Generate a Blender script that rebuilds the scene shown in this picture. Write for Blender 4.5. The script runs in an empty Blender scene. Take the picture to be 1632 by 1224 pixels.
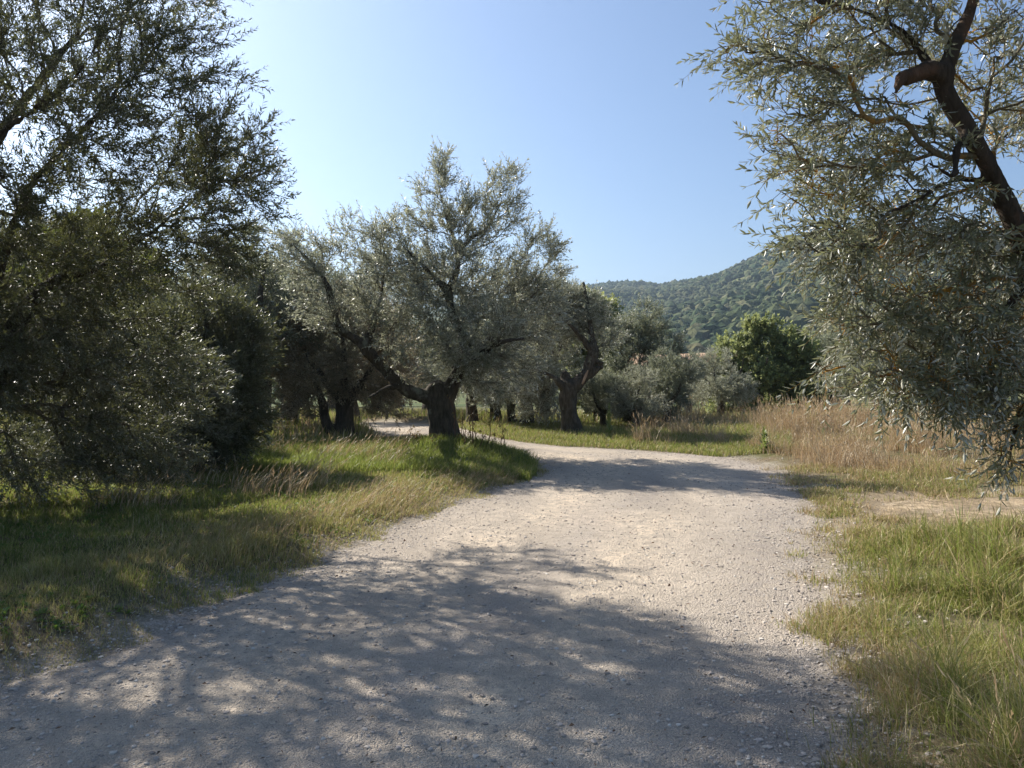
import bpy, math, random
import numpy as np
from mathutils import Vector

C = bpy.context.scene
COL = C.collection
PI = math.pi
F, CX, HY, EYE = 1233.0, 816.0, 590.0, 1.6     # focal length in photo pixels, centre column, horizon row, eye height

# ------------------------------------------------------------------ camera, sky, sun, exposure
cam_d = bpy.data.cameras.new('camera'); cam = bpy.data.objects.new('camera', cam_d); COL.objects.link(cam)
cam.location = (0, 0, EYE); cam.rotation_euler = (PI/2, 0, 0)
cam_d.sensor_width = 36; cam_d.lens = 36*F/1632; cam_d.shift_y = (HY-612)/1632
cam_d.clip_start = 0.05; cam_d.clip_end = 20000
C.camera = cam

SUN_AZ = -49.0      # degrees left of the view direction (+Y)
SUN_EL = 39.0
w = bpy.data.worlds.new('World'); C.world = w; w.use_nodes = True
nt = w.node_tree; bg = nt.nodes['Background']
sky = nt.nodes.new('ShaderNodeTexSky'); sky.sky_type = 'NISHITA'; sky.sun_disc = False
sky.sun_elevation = math.radians(SUN_EL); sky.sun_rotation = math.radians(SUN_AZ)
sky.air_density = 1.0; sky.dust_density = 1.5; sky.ozone_density = 5.0; sky.altitude = 200
nt.links.new(sky.outputs[0], bg.inputs[0]); bg.inputs[1].default_value = 0.069
sd = bpy.data.lights.new('sun', 'SUN'); sun = bpy.data.objects.new('sun', sd); COL.objects.link(sun)
sd.energy = 5.0; sd.angle = math.radians(0.53); sd.color = (1.0, 0.94, 0.85)
a, e = math.radians(SUN_AZ), math.radians(SUN_EL)
SUNV = Vector((math.sin(a)*math.cos(e), math.cos(a)*math.cos(e), math.sin(e)))
sun.rotation_euler = SUNV.to_track_quat('Z', 'Y').to_euler(); sun.location = (-20, 20, 25)
C.view_settings.view_transform = 'Standard'; C.view_settings.look = 'None'
C.view_settings.gamma = 1; C.view_settings.exposure = 1.1
cy = C.cycles
cy.max_bounces = 6; cy.diffuse_bounces = 3; cy.glossy_bounces = 2; cy.transmission_bounces = 4; cy.volume_bounces = 0
cy.use_denoising = True; cy.use_adaptive_sampling = False; cy.blur_glossy = 0.5; cy.sample_clamp_indirect = 6

# ------------------------------------------------------------------ small helpers
RNG = np.random.default_rng(11)
def tag(o, label=None, cat=None, group=None, kind=None):
    if label: o['label'] = label
    if cat: o['category'] = cat
    if group: o['group'] = group
    if kind: o['kind'] = kind
    return o
def W(px, py, d):      # a photo position at depth d metres -> a point in the place
    return np.array([(px-CX)/F*d, d, EYE-(py-HY)/F*d])
def link(name, me, parent=None):
    o = bpy.data.objects.new(name, me); COL.objects.link(o)
    if parent: o.parent = parent
    return o
def empty(name, loc=(0, 0, 0)):
    o = bpy.data.objects.new(name, None); COL.objects.link(o); o.location = loc; o.empty_display_size = 0.3
    return o
def mesh_np(name, V, faces, mats, matidx=None, smooth=False):
    """faces: list of int arrays (n,k); one mesh from numpy arrays"""
    me = bpy.data.meshes.new(name)
    V = np.asarray(V, np.float32)
    me.vertices.add(len(V)); me.vertices.foreach_set('co', V.ravel())
    li = np.concatenate([f.ravel() for f in faces]).astype(np.int32)
    cnt = np.concatenate([np.full(len(f), f.shape[1], np.int32) for f in faces])
    me.loops.add(len(li)); me.loops.foreach_set('vertex_index', li)
    me.polygons.add(len(cnt))
    st = np.zeros(len(cnt), np.int32); st[1:] = np.cumsum(cnt)[:-1]
    me.polygons.foreach_set('loop_start', st)
    for m in mats: me.materials.append(m)
    if matidx is not None: me.polygons.foreach_set('material_index', np.concatenate(matidx).astype(np.int32))
    me.polygons.foreach_set('use_smooth', np.full(len(cnt), bool(smooth)))
    me.update(calc_edges=True)
    return me

def _hash(ix, iy, iz, s):
    n = (ix.astype(np.int64)*374761393 + iy.astype(np.int64)*668265263 + iz.astype(np.int64)*2147483647 + s*1274126177) & 0x7fffffff
    n = ((n ^ (n >> 13))*1274126177) & 0x7fffffff
    n = n ^ (n >> 16)
    return (n & 0xffff)/65535.0
def noise(x, y, z=0.0, s=1):      # smooth value noise in -1..1
    x = np.asarray(x, float); y = np.asarray(y, float); z = np.broadcast_to(np.asarray(z, float), x.shape)
    xi, yi, zi = np.floor(x), np.floor(y), np.floor(z)
    fx, fy, fz = x-xi, y-yi, z-zi
    fx = fx*fx*(3-2*fx); fy = fy*fy*(3-2*fy); fz = fz*fz*(3-2*fz)
    r = 0
    for dx in (0, 1):
        for dy in (0, 1):
            for dz in (0, 1):
                wgt = (fx if dx else 1-fx)*(fy if dy else 1-fy)*(fz if dz else 1-fz)
                r = r+wgt*_hash(xi+dx, yi+dy, zi+dz, s)
    return r*2-1
def fbm(x, y, z=0.0, s=1, o=4):
    r = 0; a = 1; t = 0
    for k in range(o):
        r = r+a*noise(np.asarray(x)*2**k, np.asarray(y)*2**k, np.asarray(z)*2**k, s+k*7); t += a; a *= 0.5
    return r/t
def sstep(a, b, x):
    t = np.clip((x-a)/(b-a), 0, 1); return t*t*(3-2*t)

# ------------------------------------------------------------------ materials
def ramp(nt, fac, stops, interp='LINEAR'):
    r = nt.nodes.new('ShaderNodeValToRGB'); r.color_ramp.interpolation = interp
    el = r.color_ramp.elements
    while len(el) < len(stops): el.new(0.5)
    for q, (p, c) in zip(el, stops): q.position = p; q.color = (*c, 1)
    nt.links.new(fac, r.inputs[0]); return r.outputs[0]
def noise_node(nt, vec, scale, detail=4, rough=0.55, dist=0.0):
    n = nt.nodes.new('ShaderNodeTexNoise'); n.inputs['Scale'].default_value = scale
    n.inputs['Detail'].default_value = detail; n.inputs['Roughness'].default_value = rough
    n.inputs['Distortion'].default_value = dist
    nt.links.new(vec, n.inputs['Vector']); return n.outputs['Fac']
def new_mat(name):
    m = bpy.data.materials.new(name); m.use_nodes = True; nt = m.node_tree
    p = nt.nodes['Principled BSDF']; g = nt.nodes.new('ShaderNodeNewGeometry')
    return m, nt, p, g
def mixc(nt, fac, a, b, mode='MIX'):
    n = nt.nodes.new('ShaderNodeMix'); n.data_type = 'RGBA'; n.blend_type = mode
    for s, v in ((n.inputs[0], fac), (n.inputs[6], a), (n.inputs[7], b)):
        if isinstance(v, (int, float)): s.default_value = v
        elif isinstance(v, tuple): s.default_value = (*v, 1)
        else: nt.links.new(v, s)
    return n.outputs[2]
def bump(nt, p, h, strength, dist):
    b = nt.nodes.new('ShaderNodeBump'); b.inputs['Strength'].default_value = strength; b.inputs['Distance'].default_value = dist
    nt.links.new(h, b.inputs['Height']); nt.links.new(b.outputs[0], p.inputs['Normal']); return b

def leaf_mat(name, top, under=None, tr=(0.12, 0.16, 0.04), trans=0.25, rough=0.38, odd=None, oddscale=0.6, oddamt=(0.55, 0.7), spec=0.5):
    """top: list of colour stops picked leaf by leaf; under: colour of the leaf's underside"""
    m, nt, p, g = new_mat(name)
    n = len(top)
    col = ramp(nt, g.outputs['Random Per Island'], [(i/(max(n-1, 1)), c) for i, c in enumerate(top)])
    if under:
        col = mixc(nt, g.outputs['Backfacing'], col, under)
    if odd:
        tc = nt.nodes.new('ShaderNodeTexCoord')
        f = noise_node(nt, tc.outputs['Object'], oddscale, 2)
        add = nt.nodes.new('ShaderNodeMath'); add.operation = 'MULTIPLY_ADD'
        nt.links.new(g.outputs['Random Per Island'], add.inputs[0]); add.inputs[1].default_value = 0.25
        nt.links.new(f, add.inputs[2])
        f2 = ramp(nt, add.outputs[0], [(oddamt[0], (0, 0, 0)), (oddamt[1], (1, 1, 1))])
        col = mixc(nt, f2, col, odd)
    nt.links.new(col, p.inputs['Base Color']); p.inputs['Roughness'].default_value = rough
    p.inputs['Specular IOR Level'].default_value = spec
    t = nt.nodes.new('ShaderNodeBsdfTranslucent'); t.inputs[0].default_value = (*tr, 1)
    mx = nt.nodes.new('ShaderNodeMixShader'); mx.inputs[0].default_value = trans
    nt.links.new(p.outputs[0], mx.inputs[1]); nt.links.new(t.outputs[0], mx.inputs[2])
    nt.links.new(mx.outputs[0], nt.nodes['Material Output'].inputs['Surface'])
    return m

def bark_mat(name, dark, light, lichen=None, lich_amt=(0.55, 0.65), scale=6):
    m, nt, p, g = new_mat(name)
    tc = nt.nodes.new('ShaderNodeTexCoord'); mp = nt.nodes.new('ShaderNodeMapping')
    mp.inputs['Scale'].default_value = (1, 1, 0.25); nt.links.new(tc.outputs['Object'], mp.inputs[0])
    f = noise_node(nt, mp.outputs[0], scale*2.2, 8, 0.7, 0.6)
    f2 = noise_node(nt, tc.outputs['Object'], scale*0.6, 4, 0.6)
    col = ramp(nt, f, [(0.32, dark), (0.62, light)])
    col = mixc(nt, f2, col, (dark[0]*1.3, dark[1]*1.4, dark[2]*1.1))
    if lichen:
        f3 = noise_node(nt, tc.outputs['Object'], 3.2, 5, 0.6)
        col = mixc(nt, ramp(nt, f3, [(lich_amt[0], (0, 0, 0)), (lich_amt[1], (1, 1, 1))]), col, lichen)
    nt.links.new(col, p.inputs['Base Color']); p.inputs['Roughness'].default_value = 0.9
    p.inputs['Specular IOR Level'].default_value = 0.2
    bump(nt, p, f, 1.0, 0.07)
    return m

M_OLIVE = leaf_mat('olive_leaf', [(0.11, 0.118, 0.07), (0.20, 0.208, 0.142), (0.34, 0.34, 0.26)], (0.54, 0.53, 0.45), (0.40, 0.41, 0.27), 0.36, 0.38)
M_OLIVE_N = leaf_mat('olive_leaf_close', [(0.08, 0.09, 0.045), (0.15, 0.158, 0.09), (0.27, 0.265, 0.185)], (0.55, 0.54, 0.45), (0.28, 0.29, 0.14), 0.28, 0.38)
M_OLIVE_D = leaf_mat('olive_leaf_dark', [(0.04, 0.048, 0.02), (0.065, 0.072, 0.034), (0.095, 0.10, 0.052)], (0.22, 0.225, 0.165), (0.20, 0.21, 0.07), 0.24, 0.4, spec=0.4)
M_OLIVE_S = leaf_mat('olive_leaf_dull', [(0.06, 0.07, 0.034), (0.12, 0.128, 0.07), (0.19, 0.19, 0.115)], (0.32, 0.32, 0.24), (0.24, 0.25, 0.10), 0.28, 0.38)
M_OLIVE_B = leaf_mat('olive_leaf_browning', [(0.12, 0.12, 0.075), (0.20, 0.19, 0.12), (0.28, 0.26, 0.18)], (0.46, 0.42, 0.33), (0.36, 0.29, 0.17), 0.38, 0.45,
                     odd=(0.36, 0.24, 0.13), oddscale=0.7, oddamt=(0.6, 0.85))
M_OLIVE_G = leaf_mat('olive_leaf_grey', [(0.10, 0.12, 0.07), (0.15, 0.165, 0.11), (0.19, 0.20, 0.14)], (0.42, 0.43, 0.35), (0.30, 0.32, 0.18), 0.32, 0.45)
M_OAK = leaf_mat('oak_leaf', [(0.12, 0.15, 0.05), (0.18, 0.215, 0.07), (0.26, 0.27, 0.10)], None, (0.34, 0.37, 0.14), 0.42, 0.5)
M_OAK_D = leaf_mat('holm_oak_leaf', [(0.022, 0.045, 0.015), (0.04, 0.07, 0.022), (0.055, 0.09, 0.03)], None, (0.10, 0.15, 0.03), 0.2, 0.45)
M_OAK_L = leaf_mat('oak_leaf_yellowing', [(0.05, 0.085, 0.02), (0.09, 0.12, 0.028), (0.14, 0.15, 0.035)], None, (0.24, 0.28, 0.04), 0.3, 0.5)
M_TWIG = bark_mat('twig_bark', (0.10, 0.085, 0.065), (0.24, 0.21, 0.17), scale=5)
M_TWIG_L = bark_mat('twig_bark_with_orange_lichen', (0.11, 0.085, 0.055), (0.26, 0.22, 0.16), (0.50, 0.25, 0.04), (0.50, 0.60), scale=5)
M_BARK = bark_mat('olive_bark', (0.03, 0.024, 0.018), (0.19, 0.16, 0.125), (0.22, 0.22, 0.16), (0.60, 0.7), scale=9)
M_BARK_R = bark_mat('olive_bark_reddish', (0.035, 0.026, 0.020), (0.14, 0.10, 0.075), (0.17, 0.09, 0.05), (0.56, 0.72), scale=12)
M_HEART = bark_mat('bare_wood', (0.22, 0.12, 0.07), (0.55, 0.43, 0.33))

# ------------------------------------------------------------------ terrain
ROAD_L = [(-3.9, -14), (-3.9, -6), (-3.7, -2), (-3.3, 1), (-3.0, 2.5), (-2.6, 3.87), (-2.2, 4.7), (-1.95, 5.64), (-1.65, 6.36), (-1.29, 7.36), (-0.83, 8.77), (-0.3, 10.1), (0.22, 11.3),
          (0.48, 12.3), (0.35, 13.5), (-0.3, 14.6), (-1.4, 15.5), (-2.35, 16.9), (-2.95, 18.4), (-3.45, 20.1), (-4.3, 22.3), (-6.2, 24.8), (-9.5, 27.2), (-14, 29.5), (-22, 32)]
ROAD_R = [(0.9, -14), (0.8, -6), (0.85, -2), (1.05, 0.5), (1.15, 2.0), (1.38, 3.1), (1.72, 4.2), (2.02, 5.0), (2.5, 6.36), (2.92, 7.6), (3.3, 8.6), (3.75, 10.0), (4.1, 11.5),
          (4.2, 13.0), (3.75, 14.3), (2.6, 15.4), (1.0, 16.3), (-0.1, 17.7), (-0.8, 19.4), (-1.5, 21.4), (-2.5, 24), (-4.6, 27.2), (-8.3, 30), (-13, 32.5), (-22, 35.5)]
TRACK_L = [(3.35, 7.1), (3.9, 7.3), (4.6, 7.6), (5.6, 7.95), (7.5, 8.0), (10, 8.4), (15, 9.5), (22, 12)]
TRACK_R = [(4.1, 9.0), (4.5, 9.5), (5.0, 9.8), (6.0, 9.8), (8, 10.0), (10, 10.4), (14.5, 11.8), (21.5, 14.4)]
def spline(P, n):
    P = np.array(P, float); k = len(P); t = np.linspace(0, k-1, n); i = np.clip(t.astype(int), 0, k-2); f = (t-i)[:, None]
    p0 = P[np.clip(i-1, 0, k-1)]; p1 = P[i]; p2 = P[i+1]; p3 = P[np.clip(i+2, 0, k-1)]
    return 0.5*((2*p1)+(-p0+p2)*f+(2*p0-5*p1+4*p2-p3)*f**2+(-p0+3*p1-3*p2+p3)*f**3)
def sdist(L, R, x, y):     # signed distance to a strip: negative inside
    poly = np.concatenate([spline(L, 90), spline(R, 90)[::-1]])
    x = np.asarray(x, float); y = np.asarray(y, float); sh = x.shape; x = x.ravel(); y = y.ravel()
    best = np.full(x.shape, 1e9); ins = np.zeros(x.shape, bool)
    for k in range(len(poly)):
        a = poly[k]; b = poly[(k+1) % len(poly)]; ab = b-a; L2 = (ab**2).sum()+1e-12
        t = np.clip(((x-a[0])*ab[0]+(y-a[1])*ab[1])/L2, 0, 1)
        best = np.minimum(best, (x-a[0]-t*ab[0])**2+(y-a[1]-t*ab[1])**2)
        c = ((a[1] > y) != (b[1] > y)) & (x < (b[0]-a[0])*(y-a[1])/(b[1]-a[1]+1e-12)+a[0])
        ins ^= c
    d = np.sqrt(best); return np.where(ins, -d, d).reshape(sh)
def road_sd(x, y):
    x = np.asarray(x, float); y = np.asarray(y, float)
    near = (x > -26) & (x < 9) & (y > -18) & (y < 42)
    d = np.full(x.shape, 20.0)
    if near.any(): d[near] = sdist(ROAD_L, ROAD_R, x[near], y[near])
    return d
def track_sd(x, y):
    x = np.asarray(x, float); y = np.asarray(y, float)
    near = (x > 1) & (x < 26) & (y > 4) & (y < 18)
    d = np.full(x.shape, 20.0)
    if near.any(): d[near] = sdist(TRACK_L, TRACK_R, x[near], y[near])
    return d

RIDGE = np.array([[-900, 480], [250, 470], [500, 500], [760, 492], [860, 478], [905, 466], [945, 463], [985, 459], [1020, 459], [1050, 463], [1100, 453], [1150, 441], [1200, 421], [1260, 403],
                  [1340, 391], [1420, 386], [1520, 388], [1700, 400], [2200, 440], [3500, 510]], float)
FARR = np.array([[-900, 470], [200, 450], [380, 440], [430, 434], [470, 436], [560, 428], [640, 440], [800, 470], [1000, 520], [3500, 540]], float)
def base_h(x, y):      # large landforms
    x = np.asarray(x, float); y = np.asarray(y, float)
    yy = np.maximum(y, 1.0); px = CX+F*np.clip(x/yy, -1.4, 2.0)
    z = -0.035*np.clip(y-19, 0, 1e9)*sstep(19, 30, y)
    z = np.maximum(z, -4.0-0.0*y)
    # rise towards the wooded hill on the right and centre
    ry = np.interp(px, RIDGE[:, 0], RIDGE[:, 1]); dr = np.interp(px, [400, 900, 1000, 1100, 1400], [1500, 1250, 1150, 980, 760])
    top = (HY-ry)/F*dr
    t = np.clip((y-130)/(dr-130), 0, 1.0)
    up = (0.30*t+0.70*sstep(0.0, 1.0, t))
    dn = 1-0.8*sstep(1.0, 2.2, y/dr)
    nz = fbm(x/170+3, y/190, s=5, o=4)*16*sstep(0.02, 0.25, t)*(1-0.75*sstep(0.7, 1.0, t))
    z = z+(top+4)*up*dn*sstep(110, 200, y)+nz*sstep(150, 300, y)
    # far pale hills
    fy = np.interp(px, FARR[:, 0], FARR[:, 1]); tf = (HY-fy)/F*1950
    zf = tf*sstep(1350, 1950, y)+fbm(x/400, y/400, s=9, o=3)*12*sstep(1350, 1800, y)
    z = np.where(y > 1300, np.maximum(z, zf), z)
    return z
MOUND = (-1.35, 14.0)
def ground_h(x, y, rs=None, ts=None):
    x = np.asarray(x, float); y = np.asarray(y, float)
    rs = road_sd(x, y) if rs is None else rs; ts = track_sd(x, y) if ts is None else ts
    z = base_h(x, y)
    near = sstep(60, 30, np.hypot(x, y))
    verge = sstep(-0.05, 0.7, rs)
    lump = (fbm(x*0.9, y*0.9, s=21, o=4)*0.06+fbm(x*0.25, y*0.25, s=22, o=2)*0.10)
    left = sstep(0.5, -1.5, x)
    z = z+near*verge*(0.05+0.10*left+lump*sstep(-0.2, 0.6, ts)+0.0)
    z = z+0.16*np.exp(-(((x-MOUND[0])/1.7)**2+((y-MOUND[1]+0.2)/1.1)**2))*verge
    z = z+0.10*sstep(12.5, 16, y)*sstep(3.9, 6.0, x)*sstep(30, 20, y)*verge        # bank under the dry grass
    z = z-0.03*sstep(-0.15, -0.5, rs)-0.03*sstep(0.05, -0.2, ts)
    return z
def road_z(x, y, rs):
    return base_h(x, y)+0.012+0.02*fbm(x*0.7, y*0.35, s=31, o=3)+0.006*fbm(x*6, y*6, s=33, o=3)-0.012*np.clip(1+rs/0.3, 0, 1)
GH = lambda x, y: float(ground_h(np.array([x]), np.array([y]))[0])

def axis(lo, d0, d1, hi, step, n_lo, n_hi):
    mid = np.arange(d0, d1, step)
    g = lambda a, n, start: start*((a/start)**(np.arange(1, n+1)/n))
    outp = d1+(g(hi-d1+1, n_hi, 1.0)-1)+step
    outm = d0-(g(d0-lo+1, n_lo, 1.0)-1)-step
    return np.concatenate([outm[::-1], mid, outp])
def grid_faces(nx, ny):
    i = np.arange(nx-1)[None, :]+np.arange(ny-1)[:, None]*nx
    return np.stack([i, i+1, i+1+nx, i+nx], -1).reshape(-1, 4)

def ground_mat():
    m, nt, p, g = new_mat('ground_soil')
    P = g.outputs['Position']
    f1 = noise_node(nt, P, 1.3, 6, 0.65); f2 = noise_node(nt, P, 14, 6, 0.7); f3 = noise_node(nt, P, 0.03, 6, 0.6); f4 = noise_node(nt, P, 60, 3, 0.7)
    near = ramp(nt, f2, [(0.3, (0.08, 0.06, 0.035)), (0.55, (0.18, 0.14, 0.085)), (0.75, (0.29, 0.235, 0.15))])
    near = mixc(nt, ramp(nt, f1, [(0.42, (0, 0, 0)), (0.6, (1, 1, 1))]), near, (0.11, 0.105, 0.045))
    far = ramp(nt, f3, [(0.35, (0.05, 0.075, 0.025)), (0.6, (0.11, 0.12, 0.045)), (0.75, (0.2, 0.16, 0.08))])
    ln = nt.nodes.new('ShaderNodeVectorMath'); ln.operation = 'LENGTH'; nt.links.new(P, ln.inputs[0])
    mr = nt.nodes.new('ShaderNodeMapRange'); mr.inputs[1].default_value = 30; mr.inputs[2].default_value = 90; nt.links.new(ln.outputs['Value'], mr.inputs[0])
    for an, c0, c1 in (('by_road', (0.22, 0.19, 0.155), (0.46, 0.395, 0.325)), ('by_track', (0.22, 0.165, 0.10), (0.44, 0.345, 0.23))):
        at = nt.nodes.new('ShaderNodeAttribute'); at.attribute_name = an
        md = nt.nodes.new('ShaderNodeMath'); md.operation = 'MULTIPLY_ADD'; nt.links.new(f1, md.inputs[0]); md.inputs[1].default_value = 1.6; nt.links.new(at.outputs['Fac'], md.inputs[2])
        md2 = nt.nodes.new('ShaderNodeMath'); md2.operation = 'MULTIPLY_ADD'; nt.links.new(f2, md2.inputs[0]); md2.inputs[1].default_value = 0.9; nt.links.new(md.outputs[0], md2.inputs[2])
        near = mixc(nt, ramp(nt, md2.outputs[0], [(0.25, (0, 0, 0)), (0.85, (1, 1, 1))]), near, ramp(nt, f4, [(0.35, c0), (0.65, c1)]))
    nt.links.new(mixc(nt, mr.outputs[0], near, far), p.inputs['Base Color'])
    p.inputs['Roughness'].default_value = 0.95; p.inputs['Specular IOR Level'].default_value = 0.1
    add = nt.nodes.new('ShaderNodeMath'); add.operation = 'ADD'; nt.links.new(f2, add.inputs[0]); nt.links.new(f4, add.inputs[1])
    bump(nt, p, add.outputs[0], 0.7, 0.03)
    return m
def gravel_mat(name, tones, patch, sc=1.0):
    m, nt, p, g = new_mat(name)
    P = g.outputs['Position']
    v = nt.nodes.new('ShaderNodeTexVoronoi'); v.inputs['Scale'].default_value = 110*sc; nt.links.new(P, v.inputs['Vector'])
    v2 = nt.nodes.new('ShaderNodeTexVoronoi'); v2.inputs['Scale'].default_value = 45*sc; nt.links.new(P, v2.inputs['Vector'])
    sep = nt.nodes.new('ShaderNodeSeparateColor'); nt.links.new(v.outputs['Color'], sep.inputs[0])
    mp = nt.nodes.new('ShaderNodeMapping'); mp.inputs['Scale'].default_value = (1, 0.45, 1); mp.inputs['Rotation'].default_value = (0, 0, -0.2); nt.links.new(P, mp.inputs[0])
    f1 = noise_node(nt, mp.outputs[0], 0.9, 6, 0.6); f2 = noise_node(nt, P, 9, 8, 0.75); f3 = noise_node(nt, P, 160, 3, 0.7)
    col = ramp(nt, f1, [(0.36, tones[0]), (0.52, tones[1]), (0.66, tones[2])])
    at = nt.nodes.new('ShaderNodeAttribute'); at.attribute_name = 'across'
    mw = nt.nodes.new('ShaderNodeMath'); mw.operation = 'MULTIPLY_ADD'; nt.links.new(f1, mw.inputs[0]); mw.inputs[1].default_value = 0.25; nt.links.new(at.outputs['Fac'], mw.inputs[2])
    wheel = ramp(nt, mw.outputs[0], [(0.12, (0.74, 0.74, 0.76)), (0.30, (1.05, 1.03, 1.0)), (0.44, (1.15, 1.11, 1.04)), (0.60, (0.84, 0.84, 0.86)), (0.74, (1.15, 1.11, 1.04)), (0.92, (1.0, 0.99, 0.98)), (1.06, (0.74, 0.74, 0.76))])
    col = mixc(nt, 1.0, col, wheel, 'MULTIPLY')
    fl = noise_node(nt, P, 2.3, 5, 0.6)
    col = mixc(nt, ramp(nt, fl, [(0.52, (0, 0, 0)), (0.68, (0.6, 0.6, 0.6))]), col, patch)
    st = ramp(nt, sep.outputs[0], [(0.0, (0.72, 0.72, 0.74)), (0.5, (1.0, 0.99, 0.98)), (0.9, (1.1, 1.09, 1.07)), (1.0, (1.3, 1.28, 1.25))])
    col = mixc(nt, 0.6, col, st, 'MULTIPLY')
    col = mixc(nt, ramp(nt, f2, [(0.40, (1, 1, 1)), (0.56, (0, 0, 0))]), col, patch)
    nt.links.new(col, p.inputs['Base Color']); p.inputs['Roughness'].default_value = 0.92; p.inputs['Specular IOR Level'].default_value = 0.15
    s = nt.nodes.new('ShaderNodeMath'); s.operation = 'MULTIPLY_ADD'; nt.links.new(v.outputs['Distance'], s.inputs[0]); s.inputs[1].default_value = -0.6; nt.links.new(f2, s.inputs[2])
    s2 = nt.nodes.new('ShaderNodeMath'); s2.operation = 'MULTIPLY_ADD'; nt.links.new(v2.outputs['Distance'], s2.inputs[0]); s2.inputs[1].default_value = -0.5; nt.links.new(s.outputs[0], s2.inputs[2])
    s3 = nt.nodes.new('ShaderNodeMath'); s3.operation = 'MULTIPLY_ADD'; nt.links.new(f3, s3.inputs[0]); s3.inputs[1].default_value = 0.35; nt.links.new(s2.outputs[0], s3.inputs[2])
    bump(nt, p, s3.outputs[0], 0.85, 0.035)
    return m
M_GROUND = ground_mat()
M_ROAD = gravel_mat('road_gravel', [(0.42, 0.37, 0.315), (0.58, 0.505, 0.415), (0.70, 0.595, 0.475)], (0.45, 0.385, 0.31))
M_TRACK = gravel_mat('track_dirt', [(0.27, 0.205, 0.135), (0.40, 0.31, 0.205), (0.50, 0.40, 0.28)], (0.20, 0.155, 0.09), 0.6)

xs = axis(-2100, -13, 13, 2400, 0.085, 110, 120); ys = axis(-400, -3, 25, 2300, 0.085, 40, 250)
X, Y = np.meshgrid(xs, ys)
Z = ground_h(X, Y)
gme = mesh_np('ground', np.stack([X, Y, Z], -1).reshape(-1, 3), [grid_faces(len(xs), len(ys))], [M_GROUND], smooth=True)
for an, dist in (('by_road', road_sd(X, Y)/0.9), ('by_track', track_sd(X, Y)/0.9)):
    at = gme.attributes.new(an, 'FLOAT', 'POINT'); at.data.foreach_set('value', (-0.55-np.clip(dist, -0.6, 3)).astype(np.float32).ravel())
o = link('ground', gme); tag(o, kind='structure')

def strip(name, Lp, Rp, n, m, mat, zf, wob, sdf, seed):      # a ribbon between two edge lines with ragged sides
    L = spline(Lp, n); R = spline(Rp, n); t = np.linspace(0, 1, m)[None, :, None]
    P = L[:, None]*(1-t)+R[:, None]*t
    dirn = (R-L)/np.linalg.norm(R-L, axis=1, keepdims=True)
    wl = fbm(L[:, 0]*2.3, L[:, 1]*2.3, s=seed, o=5)*wob; wr = fbm(R[:, 0]*2.3, R[:, 1]*2.3, s=seed+1, o=5)*wob
    tt = t[..., 0]
    P = P+dirn[:, None]*((1-tt)**6*wl[:, None]+tt**6*wr[:, None])[..., None]
    x, y = P[..., 0], P[..., 1]
    z = zf(x, y, sdf(x, y))-0.05*sstep(0.015, 0.0, np.minimum(tt, 1-tt))
    me = mesh_np(name, np.stack([x, y, z], -1).reshape(-1, 3), [grid_faces(m, n)], [mat], smooth=True)
    at = me.attributes.new('across', 'FLOAT', 'POINT'); at.data.foreach_set('value', (tt+0*x).astype(np.float32).ravel())
    return link(name, me)
o = strip('road', ROAD_L, ROAD_R, 900, 90, M_ROAD, road_z, 0.22, road_sd, 41); tag(o, kind='structure')
o = strip('path', TRACK_L, TRACK_R, 300, 40, M_TRACK, lambda x, y, s: ground_h(x, y)+0.02-0.05*sstep(-0.35, 0.1, s), 0.8, track_sd, 45); tag(o, kind='structure')

# ------------------------------------------------------------------ hillside: field, woods
def field():
    # an ochre ploughed field on the foot of the slope
    c = [(1015, 578), (1060, 559), (1110, 553), (1150, 556), (1150, 572), (1080, 580)]
    u = np.linspace(1000, 1175, 40); dd = np.linspace(196, 262, 26)
    U, D = np.meshgrid(u, dd); x = (U-CX)/F*D; y = D
    z = base_h(x, y)+0.5+1.2*sstep(200, 250, y)
    m, nt, p, g = new_mat('ploughed_field')
    f = noise_node(nt, g.outputs['Position'], 0.12, 6, 0.7)
    nt.links.new(ramp(nt, f, [(0.35, (0.30, 0.17, 0.09)), (0.65, (0.44, 0.29, 0.17))]), p.inputs['Base Color']); p.inputs['Roughness'].default_value = 1
    o = link('field', mesh_np('field', np.stack([x, y, z], -1).reshape(-1, 3), [grid_faces(40, 26)], [m], smooth=True)); tag(o, kind='structure')
field()

def ico(sub):
    import bmesh
    bm = bmesh.new(); bmesh.ops.create_icosphere(bm, subdivisions=sub, radius=1)
    V = np.array([v.co[:] for v in bm.verts]); Fa = np.array([[v.index for v in f.verts] for f in bm.faces]); bm.free()
    return V, Fa
ICO1, ICO2 = ico(1), ico(2)
def wood_mat(name, stops):
    m, nt, p, g = new_mat(name)
    f = noise_node(nt, g.outputs['Position'], 0.9, 5, 0.7); f2 = noise_node(nt, g.outputs['Position'], 0.012, 4, 0.6)
    col = ramp(nt, g.outputs['Random Per Island'], stops)
    col = mixc(nt, ramp(nt, f2, [(0.45, (0, 0, 0)), (0.6, (1, 1, 1))]), col, mixc(nt, 0.5, col, (0.10, 0.10, 0.05)))
    nt.links.new(col, p.inputs['Base Color']); p.inputs['Roughness'].default_value = 0.95; p.inputs['Specular IOR Level'].default_value = 0.1
    bump(nt, p, f, 1.0, 0.8)
    return m
M_WOOD = wood_mat('far_wood', [(0, (0.028, 0.050, 0.021)), (0.4, (0.058, 0.082, 0.034)), (0.75, (0.092, 0.110, 0.048)), (1, (0.15, 0.14, 0.07))])
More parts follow.
